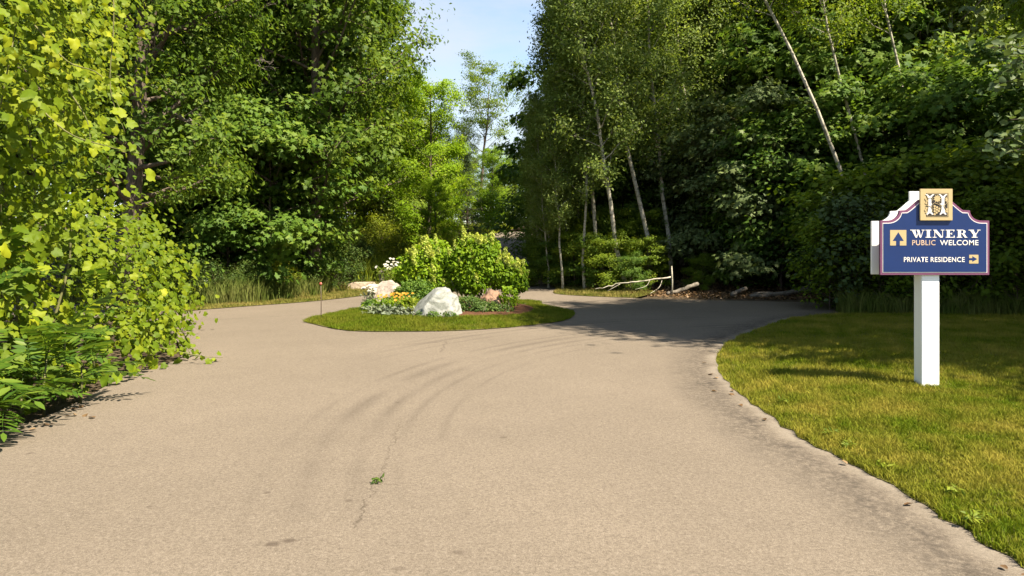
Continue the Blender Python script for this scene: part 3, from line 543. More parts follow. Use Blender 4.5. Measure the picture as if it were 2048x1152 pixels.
strands = [[(-4.45, 7.9, 5.2), (-4.2, 7.6, 4.6), (-4.12, 7.5, 3.9), (-4.1, 7.4, 3.2), (-3.95, 7.4, 2.75)], [(-4.9, 7.9, 5.2), (-4.55, 7.6, 4.5), (-4.45, 7.5, 3.9)], [(-5.0, 7.4, 3.2), (-4.5, 7.3, 2.75), (-4.1, 7.3, 2.6), (-3.75, 7.3, 2.52)], [(-5.0, 7.6, 3.9), (-4.6, 7.5, 3.5), (-4.25, 7.5, 3.35), (-4.0, 7.5, 2.9)], [(-4.7, 7.6, 3.3), (-4.4, 7.5, 2.9), (-4.3, 7.4, 2.6)], [(-4.8, 8.4, 5.3), (-4.5, 8.2, 4.85), (-4.15, 8.1, 4.7)], [(-4.7, 9.6, .25), (-4.2, 9.7, .12), (-3.95, 9.9, .06)]]
vine = thing('grape_vine', 'sunlit yellow-green grapevine thicket spilling down to the road edge', 'vine', (0, 0, 0))
g = Geo(); SP, SN = [], []
for s in strands:
    q = smooth_line(s, 5); g.tube(q, np.linspace(.010, .003, len(q)), 5, .5)
    for t in np.linspace(.05, 1, int(14 * np.linalg.norm(np.diff(q, axis=0), axis=1).sum())):
        i = t * (len(q) - 1); p = q[int(i)] + rng.normal(0, .05, 3); SP.append(p); SN.append(np.array([.55, -.65, .45]) + rng.normal(0, .35, 3))
for i in range(26):                                      # woody stems inside
    a = np.array([rng.uniform(-7.8, -6.0), rng.uniform(6, 10), 0]); b = a + [rng.uniform(-.6, .4), rng.uniform(-.5, .5), rng.uniform(1.2, 4.5)]
    q = smooth_line([a, (a + b) / 2 + rng.normal(0, .25, 3), b], 5); g.tube(q, np.linspace(.022, .006, len(q)), 6, .5)
obj('stem', g.mesh('stem', True), MT['stem'], vine)
PA = np.vstack([P, np.array(SP)]); SPn = len(SP)
NA = np.vstack([N * .5 + np.array([.34, -.30, .32]) + rng.normal(0, .40, N.shape), np.array(SN)])
patch = np.array([.5 + .5 * mnoise.noise(Vector(p * .9)) for p in PA]); size = rng.uniform(.05, .115, len(PA)) * np.where(rng.random(len(PA)) < .12, 1.3, 1) * np.where(PA[:, 1] > 8.6, .85, 1.0)
size[-SPn:] *= np.linspace(.9, .7, SPn); tint = np.clip(patch * .5 + rng.random(len(PA)) * .5 + .08 * (PA[:, 2] > 2.5), 0, 1)
vp = np.abs(PA[:, 0] / PA[:, 1]) < .735                  # in view
facing = (norm(NA) * norm(np.array([0, 0, EYE]) - PA)).sum(1)
near = np.where(vp & (PA[:, 1] < 9.5) & ((PA[:, 2] - EYE) < .345 * PA[:, 1]), size / PA[:, 1] * np.clip(np.abs(facing), .1, 1), 0)
outer = np.ones(len(PA))
for c, r in VX: outer *= (np.linalg.norm((PA - np.array(c)) / np.array(r), axis=1) > .96)
near = near * outer; near[-SPn:] = 1
big = np.argsort(-near)[:300]; rest = np.setdiff1d(np.arange(len(PA)), big)
V, Fc, tt = leaves(PA[rest], NA[rest], size[rest], rng, L_GRAPE, tint[rest], .9)
o = obj('leaf_mass', mesh_np('leaf_mass', V, Fc, tt), MT['grape'], vine); o['kind'] = 'stuff'
LV = []
for t in np.linspace(.05, 1, 8):
    v, f, tt = leaves(np.zeros((1, 3)), np.array([[0, 0, 1.0]]), 1.0, np.random.default_rng(int(t * 50)), L_GRAPE, np.array([t]), 0)
    T = L_GRAPE[0].copy(); T[:, 2] += .05 * np.sin(T[:, 0] * 7 + t * 9) + .05 * np.cos(T[:, 1] * 8 + t * 5)
    me = mesh_np('leaf', T, L_GRAPE[1], np.full(len(T), t), True); me.materials.append(MT['grape']); LV.append(me)
for i in big:
    n = Vector(norm(NA[i])); a = rng.normal(size=3); a[2] -= .9; x = Vector(a) - Vector(a).dot(n) * n; x.normalize(); y = n.cross(x)
    o = obj('leaf', LV[min(7, int(tint[i] * 8))], None, vine); s = size[i] * 1.05
    o.matrix_local = Matrix(((x.x * s, y.x * s, n.x * s, PA[i, 0]), (x.y * s, y.y * s, n.y * s, PA[i, 1]), (x.z * s, y.z * s, n.z * s, PA[i, 2]), (0, 0, 0, 1)))

def frond_mesh(seed, npair=9, L=.62):
    r = np.random.default_rng(seed); g = Geo(); s = np.linspace(0, 1, 9)
    ax = np.column_stack([s * L, .04 * np.sin(s * 3 + seed), .30 * L * s - .46 * L * s ** 2]); g.tube(ax, np.linspace(.006, .002, 9), 4, .3)
    lt = np.array([(0, 0, 0), (.3, .17, .02), (.65, .15, 0), (1, 0, -.06), (.65, -.15, 0), (.3, -.17, .02)]); lf = L_ROUND[1]
    for i in range(npair):
        u = .2 + .76 * i / (npair - 1); p = np.array([np.interp(u, s, ax[:, k]) for k in range(3)]); ln = L * .27 * (1 - .75 * abs(u - .5) ** 1.6) * r.uniform(.85, 1.1)
        for sd in (-1, 1):
            d = norm(np.array([.42, sd * 1.0, -.22 + r.normal(0, .1)])); nn = norm(np.array([.05, -sd * .18, 1]) + r.normal(0, .12, 3)); y = norm(np.cross(nn, d)); nn = np.cross(d, y)
            g.add(p + ln * (lt[:, :1] * d + lt[:, 1:2] * y + lt[:, 2:] * nn), lf, float(np.clip(.5 + r.normal(0, .25), 0, 1)))
    d = np.array([1, 0, -.4]); p = ax[-1]; y = np.array([0, 1, 0]); nn = np.array([.3, 0, 1]); g.add(p + L * .2 * (lt[:, :1] * d + lt[:, 1:2] * y + lt[:, 2:] * nn), lf, .6)
    return g.mesh('frond')
FR = [frond_mesh(i, 8 + i % 3) for i in range(4)]
gs = Geo(); gs.tube([(0, 0, -.1), (.02, 0, .5), (0, .02, 1.0)], [.016, .012, .007], 6, .4); SST = gs.mesh('stem', True)
spots = [(-4.85, 5.75, .55), (-4.6, 6.3, .75), (-4.5, 6.9, .6), (-5.2, 6.2, 1.0), (-4.75, 7.6, .9), (-5.2, 7.0, 1.35), (-5.7, 6.6, 1.5), (-5.3, 7.9, 1.5), (-4.4, 6.15, .4), (-4.4, 7.3, .45), (-5.6, 5.6, 1.0), (-5.0, 8.6, 1.25), (-5.05, 5.9, .8), (-4.75, 5.5, .4), (-4.85, 6.0, .35), (-4.6, 6.7, .35)]
rr = random.Random(4)
for i, (x, y, hgt) in enumerate(spots):
    x += .05; hgt *= .85
    t = thing('sumac_plant', 'young sumac with drooping feathery fronds below the grapevine', 'sumac', (x, y, 0), (0, 0, rr.uniform(0, 6.28)), group='young sumacs at the road edge')
    obj('stem', SST, MT['stem'], t, scale=(1, 1, hgt))
    for k in range(rr.randint(7, 9)):
        u = rr.uniform(.35, 1.0); a = k * 2.4 + rr.uniform(-.3, .3)
        obj('frond', FR[k % 4], MT['sumac'], t, (.012 * u, .012 * u, hgt * u), (rr.uniform(-.35, .35), rr.uniform(-.75, .05) * (1.2 if u > .8 else .6), a), (rr.uniform(.75, 1.15),) * 3)

# ------------------------------------------------------------------ island planting
def rock(name, label, loc, dim, seed, mat, rz=0, cut=(), group=None, rough=.22):
    bm = bmesh.new(); bmesh.ops.create_icosphere(bm, subdivisions=5, radius=1)
    for v in bm.verts:
        d = v.co.normalized(); p = d.copy()
        p *= 1 + rough * mnoise.noise(d * 1.3 + Vector((seed, 0, 0))) + .10 * mnoise.noise(d * 3.1 + Vector((0, seed, 0))) + .04 * mnoise.noise(d * 8 + Vector((0, 0, seed))) + .015 * mnoise.noise(d * 22)
        for cx, cy, cz, off in cut:
            nn = Vector((cx, cy, cz)).normalized(); e = p.dot(nn) - off
            if e > 0: p -= nn * e * .9
        v.co = Vector((p.x * dim[0], p.y * dim[1], p.z * dim[2]))
    me = bpy.data.meshes.new(name); bm.to_mesh(me); bm.free(); me.polygons.foreach_set('use_smooth', np.ones(len(me.polygons), bool))
    return tag(obj(name, me, mat, None, loc, (0, 0, rz)), label, 'boulder', group)
def rock_mat(name, a, b, c, s=2.2):
    k = M(name); f = k.noise(s, 8, .65); g = k.noise(s * 5, 6, .7); v = k.noise(s * .9, 5, .6, stretch=(1, 1, 2.6), dist=1.5)
    q = k.mix(k.ramp(f, [(.3, 0), (.65, 1)]), a, b); q = k.mix(k.ramp(v, [(.46, 0), (.58, .55)]), q, c); q = k.mix(k.ramp(g, [(.5, 0), (.72, .5)]), q, tuple(t * .6 for t in c))
    return k.fin(q, .85, .2, k.math('ADD', f, k.math('MULTIPLY', g, .5)), .6, .06)
MT['rwhite'] = rock_mat('white_boulder', (.165, .172, .155), (.30, .305, .285), (.085, .095, .07))
MT['rpink'] = rock_mat('pink_boulder', (.26, .21, .17), (.38, .33, .275), (.12, .095, .075))
MT['rbrown'] = rock_mat('brown_boulder', (.2, .11, .07), (.3, .19, .13), (.1, .065, .045))
MT['rgrey'] = rock_mat('ledge_rock', (.22, .17, .12), (.38, .31, .23), (.11, .09, .07))
def ib(px, Y): return (XP(px, Y), Y, float(iz(XP(px, Y), Y)[0]))
x, y, z = ib(874, 15.1); rock('boulder', 'large rounded white boulder at the front of the island bed', (x, y + .05, z + .03), (.56, .46, .56), 3, MT['rwhite'], .2, [(.8, -.5, .25, .78), (-.75, -.1, .7, .70), (.2, -.85, .1, .80)])
x, y, z = ib(775, 16.8); rock('boulder', 'pale pinkish boulder behind the yellow flowers', (x, y, z + .2), (.42, .45, .42), 8, MT['rpink'], .6, [(-.6, -.4, .6, .72), (.6, -.6, .1, .75)])
x, y, z = ib(984, 16.6); rock('boulder', 'brown boulder under the multi-stemmed shrub', (x, y, z + .12), (.30, .32, .32), 12, MT['rbrown'], 1.0, [(.3, -.8, .3, .75)])
rock('ledge_rock', 'flat weathered ledge rock in the grass by the wooden post', (XP(724, 25.2), 25.2, h1(-5.3, 25.2) + .1), (.55, .4, .24), 17, MT['rgrey'], .2, [(0, 0, 1, .6), (0, -1, .1, .6)])
rock('ledge_rock', 'shaded brown bank rock beside the drive under the poplars', (XP(1072, 27.2), 27.2, h1(1, 27.2) + .1), (.75, .5, .32), 23, MT['rgrey'], .1, [(0, 0, 1, .7)])

def shrub(name, label, loc, ells, n, ls, mat, nb, stems, seed, stem_r=.013):
    global rng, LUMP
    LUMP = .34; rng = np.random.default_rng(seed); t = thing(name, label, 'shrub', loc, scale=(.9, .9, .95) if name == 'hydrangea' else (1, 1, 1))
    P, N = cloud(ells, n, .2, .6); NN = N * .35 + [.22, -.22, .35] + rng.normal(0, .45, N.shape)
    ct = np.array([.5 + .55 * mnoise.noise(Vector(p * 2.3)) for p in P])
    V, Fc, tt = leaves(P, NN, ls * rng.uniform(.6, 1.25, len(P)), rng, L_ROUND, np.clip(ct * .5 + rng.random(len(P)) * .5, 0, 1))
    obj('crown', mesh_np('crown', V, Fc, tt), MT[mat], t)
    g = Geo()
    for i in range(stems):
        a = rng.uniform(0, 6.28); b = np.array(ells[i % len(ells)][0]) + rng.normal(0, .18, 3); p0 = np.array([.16 * math.cos(a), .12 * math.sin(a), -.05])
        mid = p0 * .6 + b * .4 + np.array([.08 * math.cos(a), .08 * math.sin(a), 0]); q = smooth_line([p0, mid, b], 5); g.tube(q, np.linspace(stem_r * rng.uniform(.8, 1.4), .004, len(q)), 6)
    obj('stem', g.mesh('stem', True), MT['shrub_stem'], t)
    top = np.where((N[:, 2] > -.1) & (N[:, 1] < .6))[0]; top = top[np.argsort(-(N[top, 2] + .8 * rng.random(len(top)) - .35 * N[top, 1]))][:nb * 14]
    for i in rng.choice(top, min(nb, len(top)), False):
        d = Vector(norm(N[i] + np.array([0, 0, .6]))); p = P[i] + np.array(d) * .02
        o = obj('flower_head', BLOOM[i % 3], MT['bloom'], t, p, d.to_track_quat('Z', 'Y').to_euler(), (rng.uniform(.8, 1.3),) * 3)
    return t
BLOOM = []
for s in range(3):
    r = np.random.default_rng(40 + s); n = 90; u = r.random(n) ** .7; a = r.uniform(0, 6.28, n); rad = .065 * (1 - u * .8)
    Pq = np.column_stack([rad * np.cos(a), rad * np.sin(a), u * .17]); V, Fc, tt = leaves(Pq, np.column_stack([np.cos(a), np.sin(a), .5 + 0 * a]) + r.normal(0, .3, (n, 3)), .036, r, L_ROUND)
    BLOOM.append(mesh_np('flower_head', V, Fc, tt))
x, y, z = ib(862, 17.2); z -= .17
shrub('hydrangea', 'broad lime-flowered hydrangea behind the white boulder', (x, y, z), [((-.15, 0, 1.15), (.62, .6, .5)), ((-.55, -.1, .95), (.36, .4, .32)), ((.05, .1, 1.5), (.42, .45, .36)), ((.3, -.2, .85), (.42, .4, .32)), ((-.35, -.15, .68), (.32, .3, .2)), ((-.3, 0, 1.42), (.3, .3, .28)), ((.1, -.3, .62), (.45, .3, .28)), ((-.62, 0, .62), (.28, .3, .22))], 10000, .085, 'hyd', 75, 14, 31)
x, y, z = ib(954, 16.9); z -= .17
shrub('hydrangea', 'tall multi-stemmed hydrangea with bare pale stems on the island', (x, y, z), [((-.05, 0, 1.42), (.52, .5, .45)), ((-.25, -.1, 1.05), (.42, .42, .4)), ((.2, 0, 1.6), (.36, .36, .34)), ((-.2, 0, 1.68), (.3, .3, .28)), ((.3, -.05, 1.15), (.34, .34, .3)), ((-.45, -.05, 1.25), (.34, .34, .34)), ((-.1, -.2, .8), (.4, .3, .26))], 9000, .08, 'hyd', 50, 16, 32, .015)
x, y, z = ib(1000, 17.1); z -= .17
shrub('hydrangea', 'low lime-blooming hydrangea spreading over the brown boulder', (x, y, z), [((.25, 0, .98), (.42, .42, .36)), ((-.1, -.05, 1.1), (.4, .4, .38)), ((.42, -.05, .78), (.28, .3, .22))], 5200, .08, 'hyd', 45, 10, 33, .013)
x, y, z = ib(832, 16.4)
shrub('boxwood', 'dark green low shrub between the two pale boulders', (x, y, z), [((0, 0, .32), (.42, .4, .34)), ((-.3, .1, .25), (.3, .3, .25))], 4200, .05, 'under', 0, 8, 34, .008)
x, y, z = ib(1018, 16.3)
shrub('small_shrub', 'small pale-leaved shrub at the grassy end of the bed', (x, y, z), [((0, 0, .3), (.2, .2, .24))], 240, .075, 'hyd', 0, 8, 35, .006)
x, y, z = ib(938, 15.9)
shrub('low_shrub', 'low green mound against the side of the white boulder', (x, y, z), [((0, 0, .14), (.38, .3, .2)), ((.35, .1, .1), (.3, .25, .14))], 3000, .045, 'weed', 0, 6, 36, .005)
x, y, z = ib(744, 16.2)
shrub('low_shrub', 'small dark mound at the tip of the flower bed', (x, y, z), [((0, 0, .1), (.22, .2, .14))], 1300, .04, 'under', 0, 5, 37, .005)
for i, (px_, Y_) in enumerate(((985, 15.7), (1008, 15.75), (960, 15.6))):
    shrub('low_shrub', 'small loose green tuft on the mulch below the bare hydrangea stems', ib(px_, Y_), [((0, 0, .06), (.2, .16, .12))], 420, .045, 'weed', 0, 4, 160 + i, .004)['group'] = 'tufts on the mulch'
rock_front = [ib(846, 14.78), ib(868, 14.64), ib(900, 14.66)]
for i, p in enumerate(rock_front):
    shrub('groundcover_plant', 'small groundcover tuft growing against the foot of the white boulder', p, [((0, 0, .05), (.14, .08, .09))], 350, .035, 'under', 0, 3, 60 + i, .004)['group'] = 'tufts at the foot of the white boulder'

def flower_plant(name, label, loc, seed, nl, hgt, spread, leafm, petm, nf, group=None, lsz=.07, fsz=.04, cat='flowers'):
    r = np.random.default_rng(seed); t = thing(name, label, cat, loc, group=group)
    P = np.column_stack([r.normal(0, spread * .5, nl), r.normal(0, spread * .45, nl), hgt * .8 * r.random(nl) ** .8 + .02]); N = r.normal(0, .5, (nl, 3)) + [0, -.2, .7]
    V, Fc, tt = leaves(P, N, lsz * r.uniform(.6, 1.3, nl), r, (L_RHOMB[0] * [1.2, .8, 1], L_RHOMB[1])); obj('foliage', mesh_np('foliage', V, Fc, tt), MT[leafm], t)
    g = Geo(); fl = []
    for i in range(nf):
        b = np.array([r.normal(0, spread * .3), r.normal(0, spread * .25), 0]); p = b + [r.normal(0, spread * .25), r.normal(0, spread * .2), hgt * r.uniform(.75, 1.15)]; g.tube([b, (b + p) / 2 + r.normal(0, .01, 3), p], [.004, .003, .002], 4); fl.append(p)
    if nf: obj('stem', g.mesh('stem'), MT['stem'], t)
    for p in fl:
        a = np.linspace(0, 2 * np.pi, 9, endpoint=False); q = Geo()
        for k in a:
            d = np.array([math.cos(k), math.sin(k), .15]); y_ = np.array([-math.sin(k), math.cos(k), 0]); T = L_ROUND[0] * fsz; q.add(T[:, :1] * d + T[:, 1:2] * y_ + T[:, 2:] * np.array([0, 0, 1]), L_ROUND[1], float(r.random()))
        o = obj('blossom', q.mesh('blossom'), MT[petm], t, p, (r.uniform(.2, .9), r.uniform(-.4, .4), 0))
    return t
for i, (px, Y, nf) in enumerate(((772, 15.75, 9), (790, 15.9, 11), (806, 15.7, 10), (798, 15.45, 7))):
    flower_plant('coneflower_plant', 'yellow daisy-like flowers in front of the pinkish boulder', ib(px, Y), 70 + i, 330, .38, .34, 'hyd', 'gold_petal', nf, 'yellow flowers of the bed', fsz=.034)
for i, (px, Y) in enumerate(((778, 15.3), (762, 15.5), (800, 15.2))):
    flower_plant('silver_plant', 'silvery grey foliage plant edging the flower bed', ib(px, Y), 80 + i, 300, .2, .32, 'silver', 'gold_petal', 0, 'silver plants of the bed', lsz=.09, cat='plant')
for i, (px, Y) in enumerate(((740, 16.6), (752, 16.8))):
    flower_plant('phlox_plant', 'tall white-flowered plant beside the pinkish boulder', ib(px, Y), 84 + i, 160, .5, .2, 'silver', 'white_petal', 16, 'white flowers beside the pinkish boulder', fsz=.05)
flower_plant('lily_plant', 'strap-leaved plant with one white bloom by the white boulder', ib(822, 15.4), 90, 160, .34, .16, 'brightweed', 'white_petal', 1, lsz=.16, fsz=.06)
for i, (px, Y) in enumerate(((776, 24.6), (788, 25.4))):
    flower_plant('rose_bush', 'white-blooming bush by the red mulch along the drive', (XP(px, Y), Y, h1(XP(px, Y), Y)), 94 + i, 900, .95, .5, 'maple', 'white_petal', 16, 'white bushes by the red mulch', fsz=.05, cat='bush')
r = random.Random(9)
for i in range(16):
    px = r.choice([r.uniform(345, 362), r.uniform(378, 415)]); Y = 18.9 + r.uniform(0, .8); x = XP(px, Y)
    flower_plant('daisy', 'white daisy in the weeds at the far road edge', (x, Y, h1(x, Y)), 100 + i, 8, r.uniform(.45, .75), .05, 'weed', 'white_petal', 1, 'daisies in the weeds', fsz=.05)

# weed growing from the crack, weeds along the lawn edge
x, y = G(755, 968); flower_plant('crack_weed', 'tiny green weed growing out of the asphalt crack', (x, y, .006), 130, 34, .02, .035, 'weed', 'white_petal', 0, lsz=.03, cat='weed')
for i, (px, py) in enumerate(((1770, 950), (1905, 1000), (1945, 1060), (1660, 880), (1565, 812), (1960, 1050), (1700, 905))):
    x, y = G(px, py); flower_plant('broadleaf_weed', 'small broad-leaved weed in the lawn near the asphalt', (x, y, .03), 140 + i, 22, .04, .05, 'brightweed', 'white_petal', 0, 'weeds near the lawn edge', lsz=.04, cat='weed')
dl = []
rgl = np.random.default_rng(77)
edge_pts = [p for p in lawn_edge if 3 < p[1] < 10]
for i in range(22):                                      # single fallen leaves on the asphalt
    if i < 12: p = edge_pts[rgl.integers(len(edge_pts))] + rgl.normal(0, .07, 2) + [-.1, 0]
    else: p = np.array([(-4.1, 6.25), (-3.95, 6.8), (-4.2, 7.1), (-4.05, 6.5)][i % 4]) + rgl.normal(0, .12, 2)
    T = L_ROUND[0] * [1, 1, 1.8]; me = mesh_np('fallen_leaf', T, L_ROUND[1], np.full(6, rgl.random()))
    tag(obj('fallen_leaf', me, MT['dead'], None, (p[0], p[1], .02), (rgl.normal(0, .2), rgl.normal(0, .2), rgl.uniform(0, 6)), (rgl.uniform(.04, .075),) * 3), 'small brown fallen leaf beside the lawn edge' if i < 12 else 'brown fallen leaf on asphalt below the sumacs', 'leaf', 'fallen leaves by the lawn' if i < 12 else 'fallen leaves by the sumacs')

# ------------------------------------------------------------------ fallen wood, stake, post
def fallen(name, label, pts, rad, mat='log', br=()):
    t = thing(name, label, 'log', pts[0]); o0 = np.array(pts[0]); g = Geo(); q = smooth_line([np.array(p) - o0 for p in pts], 6); r = np.random.default_rng(len(label)); q[1:-1] += r.normal(0, .015, q[1:-1].shape)
    g.tube(q, np.linspace(rad[0], rad[1], len(q)) * r.uniform(.93, 1.07, len(q)), 10); obj('stem', g.mesh('stem', True), MT[mat], t)
    for b in br:
        g = Geo(); q = smooth_line([np.array(p) - o0 for p in b], 5); g.tube(q, np.linspace(rad[1] * .8, .006, len(q)), 6); obj('branch', g.mesh('branch', True), MT[mat], t)
def wp(px, py, Y): return (XP(px, Y), Y, EYE - (py - HOR) / F_PX * Y)
fallen('fallen_log', 'long pale fallen log lying on the leaf litter', [wp(1500, 592, 21.9), wp(1545, 589, 22.1), wp(1600, 581, 22.3), wp(1646, 574, 22.5)], (.05, .10), 'log', [[wp(1545, 588, 22.1), wp(1520, 586, 22.2), wp(1503, 587, 22.2)]])
fallen('fallen_log', 'short broken log end lying among dead leaves', [wp(1463, 589, 21.9), wp(1492, 577, 22.4)], (.07, .06))
fallen('fallen_branch', 'thin fallen trunk lying in the weeds beside the short log', [wp(1334, 588, 22.6), wp(1360, 580, 22.9), wp(1395, 568, 23.4)], (.05, .07))
fallen('fallen_branch', 'bleached branching dead limb propped on the broken snag', [wp(1341, 554, 23.2), wp(1290, 562, 23.1), wp(1240, 568, 23.0), wp(1190, 578, 22.9)], (.026, .012), 'pbark', [[wp(1325, 557, 23.2), wp(1318, 575, 23.0), wp(1297, 589, 22.8)], [wp(1300, 560, 23.1), wp(1292, 572, 23.0), wp(1270, 579, 22.9)], [wp(1240, 568, 23), wp(1215, 582, 22.9)]])
t = thing('snag', 'slim broken snag standing at the road edge', 'dead tree', (XP(1344, 22.6), 22.6, h1(7, 22.6) * 0 + h1(XP(1344, 22.6), 22.6) - .05)); g = Geo(); g.tube([(0, 0, 0), (.01, 0, .5), (-.01, 0, .95)], [.026, .022, .018], 8); obj('trunk', g.mesh('trunk', True), MT['pbark'], t)
# dead bare twigs in the left oaks
def twigs(name, label, base, dirs, L, seed):
    r = np.random.default_rng(seed); t = thing(name, label, 'branch', base); g = Geo()
    def rec(p, d, l, rad, k):
        q = p + d * l; g.tube([p, (p + q) / 2 + r.normal(0, .05 * l, 3), q], [rad, rad * .75, rad * .5], 5, .5, False)
        if k:
            for _ in range(3): rec(p + (q - p) * r.uniform(.4, 1), norm(d + r.normal(0, .5, 3)), l * .6, rad * .5, k - 1)
    rec(np.zeros(3), norm(np.array(dirs, float)), L, .035, 3); obj('twig', g.mesh('twig', True), MT['log'], t)
twigs('dead_branch', 'bare dead branch sticking out of the oak crown', wp(430, 37, 20.5), (1, -.1, .12), 1.1, 5)
twigs('dead_branch', 'bare dead twigs hanging among the dark trunks behind the vine', wp(330, 215, 16), (1, -.1, -.45), .8, 6)
twigs('dead_branch', 'grey broken limb crossing the middle of the oak woods', wp(470, 130, 21), (1, -.1, .15), .9, 7)

t = thing('marker_stake', 'thin driveway marker stake with red reflector at the island tip', 'stake', (*ib(642, 15.15)[:2], .03))
g = Geo(); g.tube([(0, 0, -.1), (.005, 0, .4), (-.005, 0, .74)], .008, 8); obj('rod', g.mesh('rod', True), plain('stake_metal', (.09, .06, .045), .6), t)
g = Geo(); g.tube([(-.005, -.018, .76), (-.005, .002, .76)], .028, 16); obj('reflector', g.mesh('reflector'), plain('red_reflector', (.45, .10, .07), .3, .5), t)
t = thing('wooden_post', 'short weathered wooden post by the white-blooming bushes', 'post', (XP(763, 24.6), 24.6, h1(-4.4, 24.6) - .05))
g = Geo(); g.box(-.075, .075, -.075, .075, 0, .72); g.add([(-.075, -.075, .72), (.075, -.075, .72), (.075, .075, .72), (-.075, .075, .72), (0, 0, .76)], [(0, 1, 4), (1, 2, 4), (2, 3, 4), (3, 0, 4)])
obj('post', g.mesh('post'), MT['log'], t)

# overhanging lit branch tips at the right edge
def spray(label, base, tips, seed):
    r = np.random.default_rng(seed); t = thing('leafy_branch', label, 'branch', base, group='leafy branches reaching over the lawn'); g = Geo(); P = []
    b0 = np.array(base)
    for tp in tips:
        q = smooth_line([np.zeros(3), (np.array(tp) - b0) * .55 + [0, 0, .08], np.array(tp) - b0], 6); g.tube(q, np.linspace(.014, .003, len(q)), 5, .5)
        for u in np.linspace(.3, 1, 26):
            c = q[int(u * (len(q) - 1))]
            for _ in range(7): P.append(c + r.normal(0, .10, 3) * [1, 1, .6])
    P = np.array(P); V, Fc, tt = leaves(P, r.normal(0, .45, P.shape) + [-.1, -.35, .7], .10 * r.uniform(.7, 1.2, len(P)), r, L_ROUND)
    obj('twig', g.mesh('twig', True), MT['bark'], t); obj('foliage', mesh_np('foliage', V, Fc, tt), MT['grey'], t)
for i, (py, tl) in enumerate(((140, [(1975, 95), (1985, 170), (2005, 130)]), (265, [(1978, 285), (2000, 310), (2015, 240)]))):
    spray('grey-green leafy branch tip reaching over the lawn from the wood edge', wp(2330, py - 20, 9.0), [wp(a, b, 8.4) for a, b in tl], 200 + i)

# ------------------------------------------------------------------ the sign
SX, SY = XP(1869.5, 8.0), 8.0; PXM = 8.0 / F_PX
def sz_(py): return EYE - (py - HOR) * PXM
sign = thing('winery_sign', 'blue and purple winery direction sign on a square white post', 'sign', (SX, SY, 0))
zb = sz_(550); hw = .603
def outline():                                           # right half, bottom to top
    S = .165 * PXM; cx = 664
    P = [(hw, zb), (hw, zb + 660 * S)]
    P += [(hw - 100 * S, zb + 661 * S)]
    for a in np.linspace(0, 1, 9)[1:]:                   # cove
        th = a * math.pi / 2; P.append((hw - 100 * S - 133 * S * math.sin(th), zb + (661 + 122 * (1 - math.cos(th))) * S))
    P += [(hw - 318 * S, zb + 787 * S)]
    x0, z0 = hw - 322 * S, zb + 789 * S
    for a in np.linspace(0, 1, 10)[1:]:
        th = a * math.pi / 2 * .72; P.append((x0 - 190 * S * math.sin(th) * .86, z0 + 195 * S * math.sin(th) ** 1.1 * .72 + 0))
    return P
RH = outline(); TW = 192 * .165 * PXM
top_z = sz_(380)
RH_back = [p for p in RH if p[0] > TW] + [(TW, RH[-1][1] if RH[-1][0] <= TW else RH[-1][1]), (TW, top_z)]
def full(Rh): return [p for p in Rh] + [(-x, z) for x, z in reversed(Rh)]
def extrude(poly, y0, y1, name, mat, parent, bevel=0, label=None):
    bm = bmesh.new(); f = bm.faces.new([bm.verts.new((x, y0, z)) for x, z in poly]); bm.normal_update()
    if f.normal.y > 0: f.normal_flip()
    r_ = bmesh.ops.extrude_face_region(bm, geom=[f]); bmesh.ops.translate(bm, verts=[v for v in r_['geom'] if isinstance(v, bmesh.types.BMVert)], vec=(0, y1 - y0, 0))
    bmesh.ops.recalc_face_normals(bm, faces=bm.faces[:])
    if bevel: bmesh.ops.bevel(bm, geom=bm.edges[:], offset=bevel, segments=2, affect='EDGES')
    me = bpy.data.meshes.new(name); bm.to_mesh(me); bm.free(); o = obj(name, me, mat, parent)
    if label: o['label'] = label
    return o
def inset(poly, d):
    n = len(poly); out = []
    A = sum(poly[i][0] * poly[(i + 1) % n][1] - poly[(i + 1) % n][0] * poly[i][1] for i in range(n)); sg = 1 if A > 0 else -1
    for i in range(n):
        a, b, c = (np.array(poly[(i + k) % n], float) for k in (-1, 0, 1)); e1 = norm(b - a); e2 = norm(c - b); n1 = sg * np.array([-e1[1], e1[0]]); n2 = sg * np.array([-e2[1], e2[0]])
        m = norm(n1 + n2); out.append(tuple(b + m * d / max(.45, float(m @ n1))))
    return out
wht = plain('white_paint', (.80, .80, .78), .45, .4, .02, 3); pur = plain('purple_paint', (.15, .05, .105), .45, .4, .05, 6); blu = plain('blue_paint', (.003, .019, .098), .42, .4, .06, 5); gold = plain('gold_paint', (.42, .32, .16), .5, .35, .05, 8); blk = plain('black_paint', (.022, .018, .016), .5, .3); letw = plain('lettering_white', (.66, .63, .60), .45, .4, .02)
def postmat():
    k = M('post_paint'); f = k.noise(2.0, 6, .7, stretch=(6, 6, 1)); sep = k.n('ShaderNodeSeparateXYZ'); k.l(k.obco(), sep.inputs[0])
    c = k.mix(k.ramp(f, [(.62, 0), (.8, .35)]), (.80, .80, .78), (.45, .42, .34)); c = k.mix(k.math('MULTIPLY', k.ramp(k.math('ADD', sep.outputs[2], k.math('MULTIPLY', f, .12)), [(.05, 1), (.16, 0)]), .5), c, (.35, .33, .22)); return k.fin(c, .5, .35, f, .08, .01)
FO = full(RH)
extrude(FO, 0, .028, 'front_board', pur, sign, .003, 'purple-bordered front board')
extrude(inset(FO, .026), -.003, -.0005, 'border_line', letw, sign)
extrude(inset(FO, .034), -.006, -.0035, 'field', blu, sign)
extrude(full(RH_back), .19, .215, 'back_board', wht, sign, .003, 'white inner side of the rear board')
bm = bmesh.new(); bmesh.ops.create_cube(bm, size=1); 
for v in bm.verts: v.co = Vector((v.co.x * .198, v.co.y * .158 + .11, v.co.z * (zb + .62) + (zb + .5) / 2))
